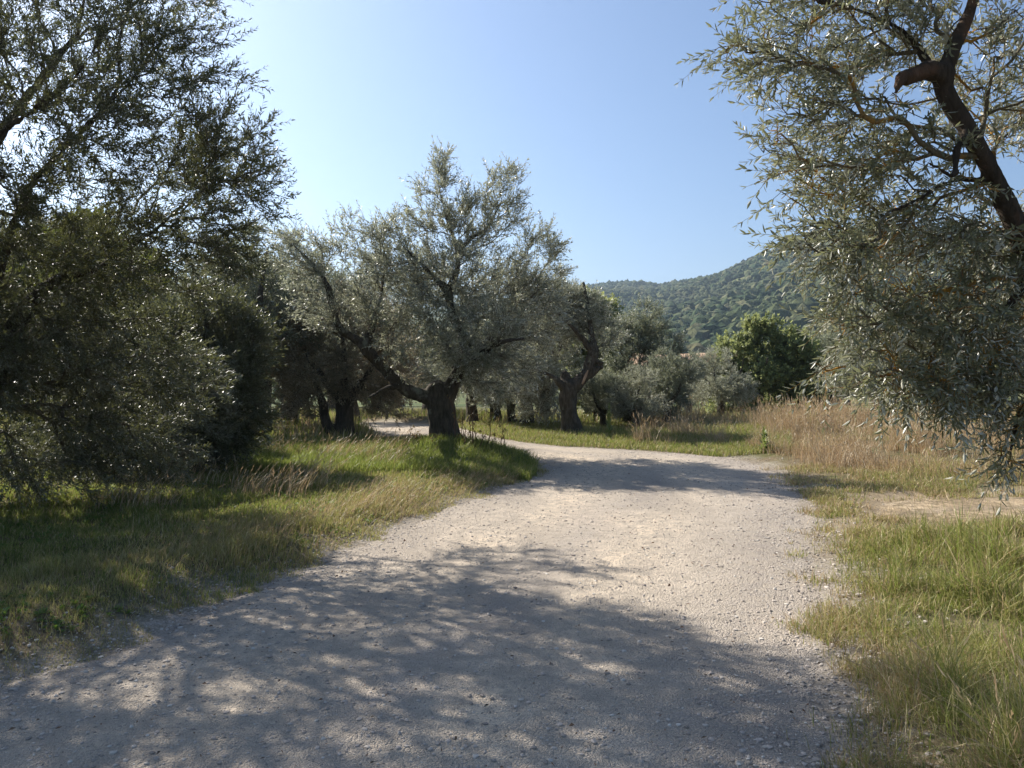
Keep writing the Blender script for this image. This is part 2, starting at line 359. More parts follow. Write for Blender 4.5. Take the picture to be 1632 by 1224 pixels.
def woods(name, n, pxr, dr, rr, seed, label, keep=None, geo=ICO1):
    r = np.random.default_rng(seed)
    d = np.sqrt(r.uniform(dr[0]**2, dr[1]**2, n)); px = r.uniform(pxr[0], pxr[1], n)
    x = (px-CX)/F*d; y = d
    dens = fbm(x/60, y/60, s=77, o=3)
    k = dens+r.normal(0, 0.15, n) > -0.42
    if keep is not None: k &= keep(px, x, y)
    x, y = x[k], y[k]; n = len(x)
    R = (rr[0]+(rr[1]-rr[0])*r.random(n)**1.8)*(0.75+0.9*np.clip(fbm(x/40, y/40, s=78, o=3)+0.3, 0, 1))
    z = base_h(x, y)+R*0.55
    V0, F0 = geo; k0 = len(V0)
    V = V0[None]*np.stack([R, R, R*r.uniform(0.75, 1.15, n)], -1)[:, None]
    jit = 1+0.38*noise(V0[None, :, 0]*1.9+np.arange(n)[:, None]*3.1, V0[None, :, 1]*1.9, V0[None, :, 2]*1.9, s=5)+r.normal(0, 0.07, (n, k0))
    V = V*jit[..., None]+np.stack([x, y, z], -1)[:, None]
    Fc = F0[None]+(np.arange(n)*k0)[:, None, None]
    o = link(name, mesh_np(name, V.reshape(-1, 3), [Fc.reshape(-1, 3)], [M_WOOD])); tag(o, label, 'woodland', kind='stuff')
infield = lambda px, x, y: ~((y > 185) & (y < 268) & (px > 985) & (px < 1180))
woods('hillside_wood', 46000, (840, 1800), (330, 1300), (1.7, 3.6), 3, 'dense green wood covering the long hill on the right')
woods('valley_wood', 1500, (820, 1900), (262, 335), (2.4, 4.0), 4, 'green scrubby trees at the foot of the wooded hill above the ochre field', infield, geo=ICO2)

# ------------------------------------------------------------------ trees
def sprig_template(r, length, nleaf, leafL, near, broad=False):
    """a curved twig along +Z with leaves in opposite pairs; returns V, quads(leaf), quads(stem)"""
    V = []; FL = []; FS = []
    bend = r.uniform(-0.18, 0.18, 2)
    pos = lambda t: np.array([bend[0]*length*t*t, bend[1]*length*t*t, length*t])
    ns = 3; rad = 0.0022 if near else 0.003
    for i in range(ns+1):
        c = pos(i/ns); rr = rad*(1-0.6*i/ns)
        for k in range(3): V.append(c+rr*np.array([math.cos(k*2.094), math.sin(k*2.094), 0]))
    for i in range(ns):
        for k in range(3): FS.append([i*3+k, i*3+(k+1) % 3, (i+1)*3+(k+1) % 3, (i+1)*3+k])
    npair = nleaf//2
    for i in range(npair):
        t = 0.12+0.88*(i+0.5)/npair
        c = pos(t); az0 = i*PI/2*(1.0)+r.uniform(-0.5, 0.5)
        for s in (0, 1):
            if r.random() < 0.08: continue
            az = az0+s*PI+r.uniform(-0.25, 0.25); el = r.uniform(0.45, 1.0)*(1 if i < npair-1 else 0.45)
            dv = np.array([math.cos(az)*math.sin(el), math.sin(az)*math.sin(el), math.cos(el)])
            up = np.array([0, 0, 1.0])-dv*dv[2]; up /= np.linalg.norm(up)+1e-9
            up = -up*0.2+up*1.0
            sd = np.cross(dv, up); rl = r.uniform(-0.5, 0.5); nrm = np.cross(sd, dv)
            sd = sd*math.cos(rl)+nrm*math.sin(rl); sd /= np.linalg.norm(sd); nrm = np.cross(sd, dv)
            L = leafL*r.uniform(0.72, 1.15)*(1-0.25*t); wd = L*(r.uniform(0.10, 0.145) if not broad else r.uniform(0.24, 0.34))
            curl = -r.uniform(0.0, 0.14)*L
            b = len(V)
            if near:
                V += [c, c+dv*L*0.32+sd*wd+nrm*wd*0.25, c+dv*L*0.72+sd*wd*0.72+nrm*(wd*0.2+curl*0.5), c+dv*L+nrm*curl,
                      c+dv*L*0.72-sd*wd*0.72+nrm*(wd*0.2+curl*0.5), c+dv*L*0.32-sd*wd+nrm*wd*0.25]
                FL += [[b, b+1, b+2, b+3], [b, b+3, b+4, b+5]]
            else:
                V += [c, c+dv*L*0.45+sd*wd*1.15, c+dv*L+nrm*curl, c+dv*L*0.45-sd*wd*1.15]
                FL += [[b, b+1, b+2, b+3]]
    return np.array(V), np.array(FL), np.array(FS)

def sample_lobes(lobes, n, r, shell=0.55):
    """lobes: (centre xyz, radii xyz, weight). points spread through the lobes, thicker near their outside"""
    wts = np.array([l[2]*(l[1][0]*l[1][1]*l[1][2])**0.8 for l in lobes]); wts /= wts.sum()
    idx = r.choice(len(lobes), n, p=wts)
    v = r.normal(size=(n, 3)); v /= np.linalg.norm(v, axis=1, keepdims=True)
    u = r.uniform(0, 1, n)**(1/3.0); u = u*(1-shell)+shell*r.uniform(0.75, 1.0, n)**0.5*np.where(r.random(n) < 0.75, 1, u)
    c = np.array([l[0] for l in lobes])[idx]; rad = np.array([l[1] for l in lobes])[idx]
    return c+v*u[:, None]*rad

def tubes(nodes, par, rad, sides_fn, skip=None):
    """one mesh piece per edge ring pair"""
    V = []; Q = []; off = 0
    out = {}
    n = len(nodes)
    d = nodes-nodes[np.maximum(par, 0)]; d /= np.linalg.norm(d, axis=1, keepdims=True)+1e-9
    ref = np.where(np.abs(d[:, 2:3]) < 0.9, np.array([[0, 0, 1.0]]), np.array([[1.0, 0, 0]]))
    s1 = np.cross(d, ref); s1 /= np.linalg.norm(s1, axis=1, keepdims=True)+1e-9; s2 = np.cross(d, s1)
    for sides, mask in sides_fn:
        ids = np.nonzero(mask & (par >= 0))[0]
        if len(ids) == 0: continue
        ang = np.arange(sides)*2*PI/sides; ca, sa = np.cos(ang), np.sin(ang)
        ringo = s1[ids][:, None]*ca[None, :, None]+s2[ids][:, None]*sa[None, :, None]
        a = nodes[par[ids]][:, None]+ringo*np.minimum(rad[par[ids]], rad[ids]*1.35)[:, None, None]; b = nodes[ids][:, None]+ringo*rad[ids][:, None, None]
        v = np.concatenate([a, b], 1).reshape(-1, 3)
        k = np.arange(sides); q = np.stack([k, (k+1) % sides, (k+1) % sides+sides, k+sides], -1)
        q = q[None]+(np.arange(len(ids))*2*sides)[:, None, None]+off
        V.append(v); Q.append(q.reshape(-1, 4)); off += len(v)
    return np.concatenate(V), np.concatenate(Q)

def limb_tube(path, seed, step=0.06, sides=20, gnarl=0.16):
    """path: [(x,y,z,r)...] a gnarled closed tube"""
    P = np.array(path, float)
    seg = np.linalg.norm(np.diff(P[:, :3], axis=0), axis=1).sum(); n = max(6, int(seg/step))
    Q = spline(P, n); c = Q[:, :3]; rr = np.maximum(Q[:, 3], 0.006)
    t = np.gradient(c, axis=0); t /= np.linalg.norm(t, axis=1, keepdims=True)+1e-9
    ref = np.array([0.3, 0.9, 0.1]) if abs(t[:, 1]).max() < 0.95 else np.array([1.0, 0, 0.1])
    s1 = np.cross(t, ref); s1 /= np.linalg.norm(s1, axis=1, keepdims=True)+1e-9; s2 = np.cross(t, s1)
    ang = np.arange(sides)*2*PI/sides
    L = np.linspace(0, seg, n)
    A = ang[None]; g = fbm(np.cos(A)*1.3+L[:, None]*0.0, np.sin(A)*1.3+0*L[:, None], L[:, None]*1.6, s=seed, o=3)
    g2 = np.sin(A*5+L[:, None]*2.0+seed)*0.25
    R = rr[:, None]*(1+gnarl*(g*2.2+g2))
    V = c[:, None]+(s1[:, None]*np.cos(A)[..., None]+s2[:, None]*np.sin(A)[..., None])*R[..., None]
    V = V.reshape(-1, 3)
    i = np.arange(sides); ring = np.stack([i, (i+1) % sides, (i+1) % sides+sides, i+sides], -1)
    Fq = (ring[None]+(np.arange(n-1)*sides)[:, None, None]).reshape(-1, 4)
    V = np.concatenate([V, c[:1]-t[:1]*rr[0]*0.3, c[-1:]+t[-1:]*rr[-1]*0.5])
    cap0 = np.stack([np.full(sides, n*sides), (i+1) % sides, i], -1); cap1 = np.stack([np.full(sides, n*sides+1), (n-1)*sides+i, (n-1)*sides+(i+1) % sides], -1)
    return V, Fq, np.concatenate([cap0, cap1])

def trunk_mesh(name, limbs, mat, seed, voxel=0.03, lump=0.03):
    VV = []; QQ = []; TT = []; off = 0
    for k, p in enumerate(limbs):
        v, q, t = limb_tube(p, seed+k*13)
        VV.append(v); QQ.append(q+off); TT.append(t+off); off += len(v)
    me = mesh_np(name+'_raw', np.concatenate(VV), [np.concatenate(QQ), np.concatenate(TT)], [mat])
    if voxel:
        tmp = bpy.data.objects.new('tmp', me); COL.objects.link(tmp)
        md = tmp.modifiers.new('r', 'REMESH'); md.mode = 'VOXEL'; md.voxel_size = voxel
        dg = bpy.context.evaluated_depsgraph_get(); dg.update()
        me2 = bpy.data.meshes.new_from_object(tmp.evaluated_get(dg))
        bpy.data.objects.remove(tmp)
        n = len(me2.vertices); co = np.empty(n*3, np.float32); me2.vertices.foreach_get('co', co); co = co.reshape(-1, 3)
        no = np.empty(n*3, np.float32); me2.vertices.foreach_get('normal', no); no = no.reshape(-1, 3)
        amt = fbm(co[:, 0]*9, co[:, 1]*9, co[:, 2]*3.0, s=seed+5, o=4)*lump-np.clip(0.12-np.abs(fbm(co[:, 0]*6+co[:, 2], co[:, 1]*6, co[:, 2]*1.2, s=seed+6, o=2)), 0, 1)*lump*3.5
        co = co+no*amt[:, None]; me2.vertices.foreach_set('co', co.astype(np.float32).ravel())
        me2.polygons.foreach_set('use_smooth', np.ones(len(me2.polygons), bool)); me2.name = name
        me2.materials.clear(); me2.materials.append(mat); me2.update()
        return me2
    return me

def grow(limbs, attract, r, step=0.16, plw=0.22, rtip=0.0026):
    """connect every attractor to the branch system; returns nodes, parents, radii, order, tips"""
    N = []; P = []; PL = []; D = []; MR = []
    for p in limbs:
        Q = spline(np.array(p, float), max(4, int(np.linalg.norm(np.diff(np.array(p)[:, :3], axis=0), axis=1).sum()/0.2)))
        if N:
            j = int(np.argmin(np.linalg.norm(np.array(N)-Q[0, :3], axis=1)))
        else: j = -1
        for q in Q:
            pv = N[j] if j >= 0 else q[:3]-np.array([0, 0, .1])
            dd = q[:3]-pv; L = np.linalg.norm(dd); N.append(q[:3]); P.append(j); PL.append((PL[j] if j >= 0 else 0)+L); D.append(dd/(L+1e-9)); MR.append(q[3]); j = len(N)-1
    nm = len(N); cap = nm+len(attract)*14
    A = np.zeros((cap, 3)); A[:nm] = N; Dn = np.zeros((cap, 3)); Dn[:nm] = D; pl = np.zeros(cap); pl[:nm] = PL; par = np.full(cap, -1); par[:nm] = P; n = nm
    hi = np.zeros(cap); hi[:nm] = [0.5 if m > 0.16 else 0.0 for m in MR]      # thick trunk carries few twigs
    d0 = np.min(np.linalg.norm(attract[:, None]-A[None, :nm], axis=2), axis=1)
    tips = []
    for a in attract[np.argsort(d0+r.uniform(0, 0.15, len(d0)))]:
        v = a-A[:n]; L = np.linalg.norm(v, axis=1); cosv = (v*Dn[:n]).sum(1)/(L+1e-9)
        cost = L*(1.25-0.35*cosv)+plw*pl[:n]+hi[:n]
        j = int(np.argmin(cost)); L0 = L[j]
        if L0 < 0.03: continue
        m = min(12, max(2, int(L0/step))); p0 = A[j]; t0 = Dn[j]*L0*0.7; p1 = a; t1 = v[j]*0.8+np.array([0, 0, -0.06*L0])+r.normal(0, 0.08, 3)*L0
        prev = j
        for k in range(1, m+1):
            s = k/m; h = (2*s**3-3*s*s+1)*p0+(s**3-2*s*s+s)*t0+(-2*s**3+3*s*s)*p1+(s**3-s*s)*t1
            if k < m: h = h+r.normal(0, 0.012, 3)
            dd = h-A[prev]; l = np.linalg.norm(dd)+1e-9
            A[n] = h; Dn[n] = dd/l; pl[n] = pl[prev]+l; par[n] = prev; prev = n; n += 1
        tips.append(prev)
    A = A[:n]; Dn = Dn[:n]; par = par[:n]
    ex = 2.35; acc = np.zeros(n); ch = np.zeros(n, int)
    np.add.at(ch, par[par >= 0], 1)
    rad = np.zeros(n)
    for i in range(n-1, -1, -1):
        rad[i] = rtip if acc[i] == 0 else (acc[i]**(1/ex))*1.004
        if par[i] >= 0: acc[par[i]] += rad[i]**ex
    return A, Dn, par, rad, np.array(tips), nm

def leafy(name, A, Dn, par, tips, r, n_sprigs, tmpl, mats, parent, centre, upb=0.25, outw=0.5, droop=0.0, spread=0.07, scl=(0.8, 1.25), back=5):
    """place sprigs on the outer ends of the branches"""
    # candidates: tips and the few nodes behind each
    cand = [];
    for t in tips:
        j = t; w_ = 1.0
        for k in range(back):
            cand.append((j, w_)); j = par[j]; w_ *= 0.72
            if j < 0: break
    ids = np.array([c[0] for c in cand]); ww = np.array([c[1] for c in cand]); ww /= ww.sum()
    pick = r.choice(ids, n_sprigs, p=ww)
    f = r.uniform(0, 1, n_sprigs)[:, None]; pa = np.maximum(par[pick], 0)
    pos = A[pick]*f+A[pa]*(1-f)
    out = pos-centre; out /= np.linalg.norm(out, axis=1, keepdims=True)+1e-9
    dr = Dn[pick]*0.55+out*outw+r.normal(0, 0.55, (n_sprigs, 3))+np.array([0, 0, upb])
    dr /= np.linalg.norm(dr, axis=1, keepdims=True)
    if droop: dr = dr-np.array([0, 0, 1.0])*(droop*r.uniform(0, 1, n_sprigs))[:, None]; dr /= np.linalg.norm(dr, axis=1, keepdims=True)
    VV = []; QL = []; QS = []; off = 0
    grp = r.integers(0, len(tmpl), n_sprigs)
    for g in range(len(tmpl)):
        m = grp == g; k = m.sum()
        if not k: continue
        tv, fl, fs = tmpl[g]
        z = dr[m]; rf = r.normal(size=(k, 3)); x = np.cross(rf, z); x /= np.linalg.norm(x, axis=1, keepdims=True)+1e-9; y = np.cross(z, x)
        s = r.uniform(scl[0], scl[1], k)[:, None, None]
        v = (tv[None, :, 0:1]*x[:, None]+tv[None, :, 1:2]*y[:, None]+tv[None, :, 2:3]*z[:, None])*s+pos[m][:, None]
        o_ = (np.arange(k)*len(tv))[:, None, None]+off
        VV.append(v.reshape(-1, 3)); QL.append((fl[None]+o_).reshape(-1, 4)); QS.append((fs[None]+o_).reshape(-1, 4)); off += k*len(tv)
    V = np.concatenate(VV); ql = np.concatenate(QL); qs = np.concatenate(QS)
    me = mesh_np(name, V, [ql, qs], mats, [np.zeros(len(ql)), np.ones(len(qs))])
    return link(name, me, parent)

r0 = np.random.default_rng(5)
T_NEAR = [sprig_template(r0, r0.uniform(0.20, 0.34), 16, 0.072, True) for _ in range(8)]
T_MID = [sprig_template(r0, r0.uniform(0.22, 0.34), 14, 0.078, False) for _ in range(8)]
T_FAR = [sprig_template(r0, r0.uniform(0.24, 0.36), 14, 0.095, False) for _ in range(6)]
T_OAK = [sprig_template(r0, r0.uniform(0.18, 0.26), 10, 0.11, False, True) for _ in range(6)]
T_OAKF = [sprig_template(r0, r0.uniform(0.25, 0.4), 10, 0.17, False, True) for _ in range(6)]
T_BUSH = [sprig_template(r0, r0.uniform(0.5, 0.8), 10, 0.42, False, True) for _ in range(6)]

def pl(px, py, d, rx, rz, wt=1.0, ry=None):      # a lobe given where it stands in the picture and how far away
    k = d/F; return (W(px, py, d), (rx*k, (ry if ry else max(rx, rz)*k*0.9), rz*k), wt)
def lim(pts):          # limb: (px, py, depth, radius m)
    return [tuple(W(a, b, d))+(rr,) for a, b, d, rr in pts]

def tree(kind, base, limbs, lobes, seed, n_att, n_sprig, tmpl, leafm, twigm, barkm, label, cat, group=None, part='branches', vox=0.022,
         shell=0.5, upb=0.25, outw=0.5, droop=0.0, plw=0.22, lump=0.03, zmin=None, scl=(0.8, 1.25), ctr=None):
    r = np.random.default_rng(seed)
    base = np.array(base, float); root = empty(kind, base)
    limbs = [[(p[0]-base[0], p[1]-base[1], p[2]-base[2], p[3]) for p in l] for l in limbs]
    lobes = [(np.array(l[0])-base, l[1], l[2]) for l in lobes]
    att = sample_lobes(lobes, n_att, r, shell)
    att = att[att[:, 2] > (zmin if zmin is not None else 0.35)]
    A, Dn, par, rad, tips, nm = grow(limbs, att, r, plw=plw)
    link('trunk', trunk_mesh('trunk', limbs, barkm, seed, vox, lump), root)
    ok = np.ones(len(A), bool); ok[:nm] = False
    rad = np.minimum(rad, 0.03)
    V, Q = tubes(A, par, rad, [(6, ok & (rad > 0.014)), (4, ok & (rad <= 0.014))])
    link(part, mesh_np(part, V, [Q], [twigm], smooth=True), root)
    leafy('crown', A, Dn, par, tips, r, n_sprig, tmpl, [leafm, twigm], root, att.mean(0) if ctr is None else np.array(ctr)-base, upb, outw, droop, scl=scl)
    tag(root, label, cat, group)
    return root
def tree_copy(src, x, y, rz, s, label, group):
    c = src.copy(); COL.objects.link(c); c.location = (x, y, GH(x, y)-0.05); c.rotation_euler = (0, 0, rz); c.scale = (s, s, s)
    for ch in list(src.children):
        k = ch.copy(); COL.objects.link(k); k.parent = c
    c['label'] = label; c['group'] = group
    return c
def flare(x, y, r_, h=0.35):      # trunk foot points below and at the ground
    z = GH(x, y); return z

exec_trees = True
# --- the central olive on its mound
bx, by = W(706, 722, 14)[0], 14.0; bz = GH(bx, by)
def gl(px, d, z, r_): x = (px-CX)/F*d; return (x, d, z, r_)
D_trunk = [gl(714, 14, bz-0.15, 0.44), gl(712, 14, bz+0.06, 0.31), gl(708, 14, bz+0.3, 0.255), gl(703, 14, bz+0.65, 0.235), gl(699, 14, bz+0.95, 0.24), gl(698, 14, bz+1.1, 0.17)]
D_limbs = [D_trunk,
    lim([(700, 638, 14, 0.19), (675, 630, 13.95, 0.135), (650, 622, 13.9, 0.115), (625, 602, 13.8, 0.105), (600, 575, 13.7, 0.10), (583, 555, 13.6, 0.115), (572, 543, 13.55, 0.07)]),
    lim([(578, 547, 13.6, 0.09), (558, 536, 13.5, 0.06), (540, 522, 13.4, 0.062), (530, 490, 13.4, 0.05), (522, 455, 13.4, 0.045), (505, 430, 13.4, 0.035), (470, 392, 13.4, 0.018)]),
    lim([(580, 550, 13.6, 0.12), (588, 530, 13.7, 0.08), (600, 500, 13.9, 0.05), (610, 450, 14.1, 0.035), (598, 400, 14.2, 0.015)]),
    lim([(706, 640, 14, 0.20), (722, 612, 14, 0.145), (738, 585, 14.05, 0.135), (746, 560, 14.1, 0.115), (735, 530, 14.1, 0.085), (722, 500, 14.1, 0.08), (716, 466, 14.1, 0.085), (728, 430, 14.1, 0.06), (728, 395, 14.1, 0.04), (712, 350, 14.1, 0.025), (700, 300, 14.1, 0.012)]),
    lim([(728, 405, 14.1, 0.045), (750, 380, 14.2, 0.035), (775, 365, 14.3, 0.03), (795, 330, 14.3, 0.015)]),
    lim([(744, 566, 14.1, 0.13), (775, 545, 14.4, 0.06), (805, 510, 14.6, 0.045), (840, 470, 14.7, 0.035), (865, 430, 14.7, 0.015)]),
    lim([(740, 580, 14.05, 0.12), (770, 560, 13.4, 0.055), (800, 545, 12.9, 0.04), (835, 540, 12.6, 0.02)]),
    lim([(716, 466, 14.1, 0.09), (690, 440, 13.7, 0.04), (660, 410, 13.4, 0.028), (640, 390, 13.2, 0.015)]),
    lim([(640, 618, 13.9, 0.06), (615, 618, 13.5, 0.03), (590, 632, 13.2, 0.018), (560, 640, 13.0, 0.01)])]
D_lobes = [pl(700, 330, 14.1, 42, 60, 1.0), pl(708, 268, 14.1, 15, 34, 1.6), pl(755, 328, 14.2, 30, 28), pl(850, 370, 14.3, 32, 30), pl(645, 362, 14, 32, 30), pl(808, 305, 14.3, 36, 38, 1.1), pl(770, 350, 14.2, 60, 40), pl(822, 272, 14.3, 14, 14, 1.5), pl(575, 385, 13.8, 55, 42), pl(480, 408, 13.5, 52, 45, 1.1), pl(468, 370, 13.5, 22, 22, 1.2),
    pl(520, 475, 13.6, 70, 55), pl(560, 345, 13.8, 14, 14, 1.4), pl(640, 400, 14, 60, 55), pl(640, 470, 13.6, 75, 60), pl(740, 440, 14.3, 90, 65, 1.2), pl(855, 430, 14.4, 55, 52, 1.1), pl(878, 395, 14.4, 22, 22, 1.1), pl(840, 500, 14.2, 68, 70, 1.2),
    pl(760, 530, 13.4, 90, 62, 1.2), pl(660, 545, 13.7, 60, 50, 1.1), pl(800, 590, 13.6, 70, 42, 1.1), pl(790, 480, 15.2, 80, 60), pl(640, 450, 15.2, 80, 60), pl(760, 600, 14.6, 60, 40)]
tree('olive_tree', (bx, by, bz), D_limbs, D_lobes, 101, 3600, 7400, T_MID, M_OLIVE, M_TWIG, M_BARK,
     'large old olive tree forking low into a Y on the grassy mound inside the bend', 'tree', shell=0.25, upb=0.3, scl=(0.8, 1.3))

# --- the big foreground olive on the left
ax, ay = -5.75, 7.9; az = GH(ax, ay)
A_limbs = [[(ax, ay, az-0.15, 0.42), (ax+.05, ay, az+0.3, 0.30), (ax+.15, ay-.05, az+0.9, 0.27), (ax+.25, ay-.05, az+1.25, 0.2)],
    [(ax+.2, ay, az+1.1, 0.2)]+lim([(0, 430, 7.7, 0.055), (40, 310, 7.5, 0.035), (100, 240, 7.3, 0.025), (190, 150, 7.2, 0.017), (260, 60, 7.2, 0.012)]),
    [(ax+.2, ay, az+1.2, 0.18)]+lim([(-60, 300, 7.4, 0.045), (0, 215, 7.0, 0.03), (60, 170, 6.8, 0.022), (130, 110, 6.7, 0.016), (180, 20, 6.7, 0.012)]),
    [(ax+.2, ay, az+1.1, 0.17)]+lim([(60, 470, 7.9, 0.07), (150, 430, 7.9, 0.035), (240, 372, 7.8, 0.022), (300, 320, 7.7, 0.015), (350, 290, 7.6, 0.008)]),
    [(ax+.2, ay, az+1.2, 0.17), (ax-.1, ay-.3, az+2.4, 0.10), (ax+.5, ay-.2, az+3.6, 0.06), (ax+1.2, ay+.2, az+5.0, 0.03)],
    [(ax+.1, ay, az+1.1, 0.17), (ax-.7, ay-.8, az+2.2, 0.10), (ax-1.3, ay-1.2, az+3.4, 0.06), (ax-1.6, ay-1.3, az+4.4, 0.03)],
    [(ax+.2, ay, az+1.1, 0.15), (ax+.6, ay+1.0, az+2.2, 0.06), (ax+1.0, ay+1.5, az+3.0, 0.03), (ax+1.1, ay+1.6, az+3.4, 0.015)]]
A_lobes = [pl(90, 80, 7.0, 170, 120, 0.95), pl(210, 60, 7.1, 110, 75, 0.9), pl(300, 110, 7.3, 80, 65, 0.9), pl(370, 55, 7.3, 22, 30, 1.0), pl(350, 240, 7.5, 95, 80, 1.1), pl(230, 190, 7.2, 130, 100, 1.0), pl(80, 220, 7.0, 160, 110, 1.0),
    pl(300, 320, 7.6, 120, 80, 1.2), pl(425, 315, 7.6, 45, 50, 1.2), pl(400, 150, 7.4, 28, 45, 0.9), pl(420, 220, 7.5, 24, 30, 1.0), pl(80, 340, 7.6, 150, 90, 1.2), pl(385, 400, 7.7, 60, 45, 1.2), pl(220, 410, 7.8, 150, 75, 1.3), pl(360, 410, 7.9, 62, 50, 1.0), pl(60, 430, 7.8, 140, 80, 1.6), pl(60, 540, 8.1, 140, 90, 2.0), pl(180, 560, 8.3, 130, 95, 1.9), pl(60, 680, 8.6, 130, 80, 2.0), pl(190, 680, 8.7, 100, 65, 1.7),
    pl(300, 600, 8.8, 70, 60, 1.2), pl(90, 752, 8.5, 150, 34, 1.6), pl(255, 725, 8.9, 75, 42, 1.6), (np.array([-6.6, 6.6, 1.6]), (1.2, 1.0, 0.9), 1.6), (np.array([-4.6, 10.4, 1.2]), (1.0, 0.9, 0.8), 1.4), pl(-190, 150, 7.4, 160, 180, 1.3), pl(-220, 420, 7.6, 160, 150, 1.8), pl(-60, 560, 7.4, 110, 120, 1.6), pl(0, -130, 7.2, 180, 110, 0.8), pl(240, -90, 7.8, 130, 90, 0.9), pl(300, -20, 8.6, 90, 80, 0.6), pl(150, 60, 8.8, 160, 130, 0.4),
    (np.array([-3.9, 9.8, 4.3]), (0.7, 0.7, 0.5), 0.9), (np.array([-5.5, 6.0, 4.3]), (1.2, 1.0, 0.8), 1.1), (np.array([-5.3, 5.4, 3.1]), (0.9, 1.0, 0.8), 1.3), (np.array([-6.9, 5.8, 3.4]), (1.1, 1.0, 0.9), 1.3)]
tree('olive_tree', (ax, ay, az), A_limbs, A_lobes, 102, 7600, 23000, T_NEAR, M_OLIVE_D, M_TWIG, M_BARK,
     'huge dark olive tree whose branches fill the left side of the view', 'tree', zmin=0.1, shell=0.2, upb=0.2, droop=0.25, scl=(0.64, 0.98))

# --- the foreground olive on the right
hx, hy = 3.95, 5.15; hz = GH(hx, hy)
H_limbs = [[(hx, hy, hz-0.15, 0.34), (hx-.02, hy, hz+.25, 0.23), (hx-.1, hy, hz+.8, 0.19), (hx-.25, hy-.05, hz+1.3, 0.17)]+lim([(1690, 520, 4.85, 0.12), (1640, 410, 4.75, 0.078), (1592, 300, 4.65, 0.062), (1545, 212, 4.6, 0.054), (1505, 140, 4.6, 0.052), (1515, 90, 4.6, 0.042), (1540, 30, 4.65, 0.04), (1570, -60, 4.7, 0.02)]),
    lim([(1512, 125, 4.6, 0.06), (1482, 112, 4.55, 0.05), (1456, 122, 4.5, 0.042), (1436, 126, 4.45, 0.03), (1428, 150, 4.42, 0.012)]),
    lim([(1600, 310, 4.65, 0.035), (1560, 288, 4.65, 0.021), (1510, 290, 4.6, 0.017), (1460, 320, 4.55, 0.013), (1400, 345, 4.5, 0.009), (1350, 370, 4.5, 0.006)]),
    lim([(1545, 212, 4.6, 0.04), (1525, 240, 4.5, 0.024), (1520, 280, 4.4, 0.018), (1480, 260, 4.3, 0.012), (1430, 255, 4.2, 0.008)]),
    lim([(1640, 430, 4.75, 0.045), (1600, 500, 4.7, 0.028), (1540, 530, 4.6, 0.02), (1450, 590, 4.4, 0.012), (1400, 600, 4.3, 0.007)]),
    lim([(1505, 150, 4.6, 0.04), (1450, 60, 4.7, 0.025), (1380, 20, 4.7, 0.018), (1300, 0, 4.7, 0.01)]),
    [(hx-.25, hy, hz+1.3, 0.14), (hx+.3, hy+.2, hz+2.0, 0.10), (hx+.6, hy+.3, hz+2.9, 0.06), (hx+.7, hy+.3, hz+3.8, 0.03)],
    lim([(1690, 530, 4.85, 0.08), (1660, 600, 4.6, 0.04), (1630, 660, 4.4, 0.025), (1610, 720, 4.3, 0.012)])]
H_lobes = [pl(1230, 55, 4.6, 68, 58, 1.0), pl(1155, 85, 4.6, 18, 14, 2.0), pl(1290, 130, 4.7, 85, 65, 1.1), pl(1390, 50, 4.9, 120, 85, 1.0), pl(1370, 220, 4.8, 120, 75, 0.9), pl(1290, 290, 4.6, 60, 50, 1.0), pl(1180, 355, 4.4, 26, 12, 2.2), pl(1225, 220, 4.6, 24, 30, 1.6), pl(1450, 290, 4.9, 120, 85, 0.8), pl(1600, 130, 5.0, 110, 120, 0.9),
    pl(1330, 390, 4.5, 85, 45, 1.5), pl(1470, 410, 4.8, 120, 75, 1.4), pl(1600, 430, 5.0, 90, 110, 1.4), pl(1390, 490, 4.5, 85, 55, 1.6), pl(1510, 530, 4.6, 110, 75, 1.7), pl(1370, 590, 4.3, 75, 45, 1.5), pl(1490, 620, 4.4, 95, 42, 1.4), pl(1615, 600, 4.4, 70, 80, 1.3),
    pl(1625, 725, 4.2, 40, 60, 1.2), pl(1800, 150, 5.1, 160, 200, 0.8), pl(1820, 450, 5.2, 150, 180, 0.8), pl(1560, -130, 4.9, 200, 110, 0.7), pl(1300, -60, 4.8, 110, 60, 0.9)]
tree('olive_tree', (hx, hy, hz), H_limbs, H_lobes, 103, 3200, 4900, T_NEAR, M_OLIVE_N, M_TWIG_L, M_BARK_R,
     'silvery olive tree leaning in from the right edge, twigs spotted with orange lichen', 'tree', upb=0.0, droop=0.45, vox=0.018, lump=0.018, scl=(0.72, 1.05))

# --- middle trees
def base_at(px, d): x = (px-CX)/F*d; return x, d, GH(x, d)
x, y, z = base_at(548, 17.2)
C_limbs = [[(x-.02, y, z-.15, 0.38), (x, y, z+.15, 0.24), (x+.02, y, z+.5, 0.19), (x+.05, y, z+.85, 0.18)], [(x+.03, y, z+.8, 0.16)]+lim([(520, 610, 17.2, 0.09), (490, 560, 17.2, 0.06), (470, 510, 17.2, 0.03)]),
    [(x+.03, y, z+.8, 0.16)]+lim([(575, 610, 17.4, 0.09), (600, 570, 17.5, 0.05), (610, 520, 17.5, 0.03)]), [(x, y, z+.8, 0.12)]+lim([(550, 590, 17, 0.08), (545, 540, 16.8, 0.04), (540, 490, 16.8, 0.02)]),
    [(x-.1, y, z-.05, 0.14), (x-.35, y-.1, z+.25, 0.11), (x-.5, y, z+.8, 0.09), (x-.7, y, z+1.4, 0.05)]]
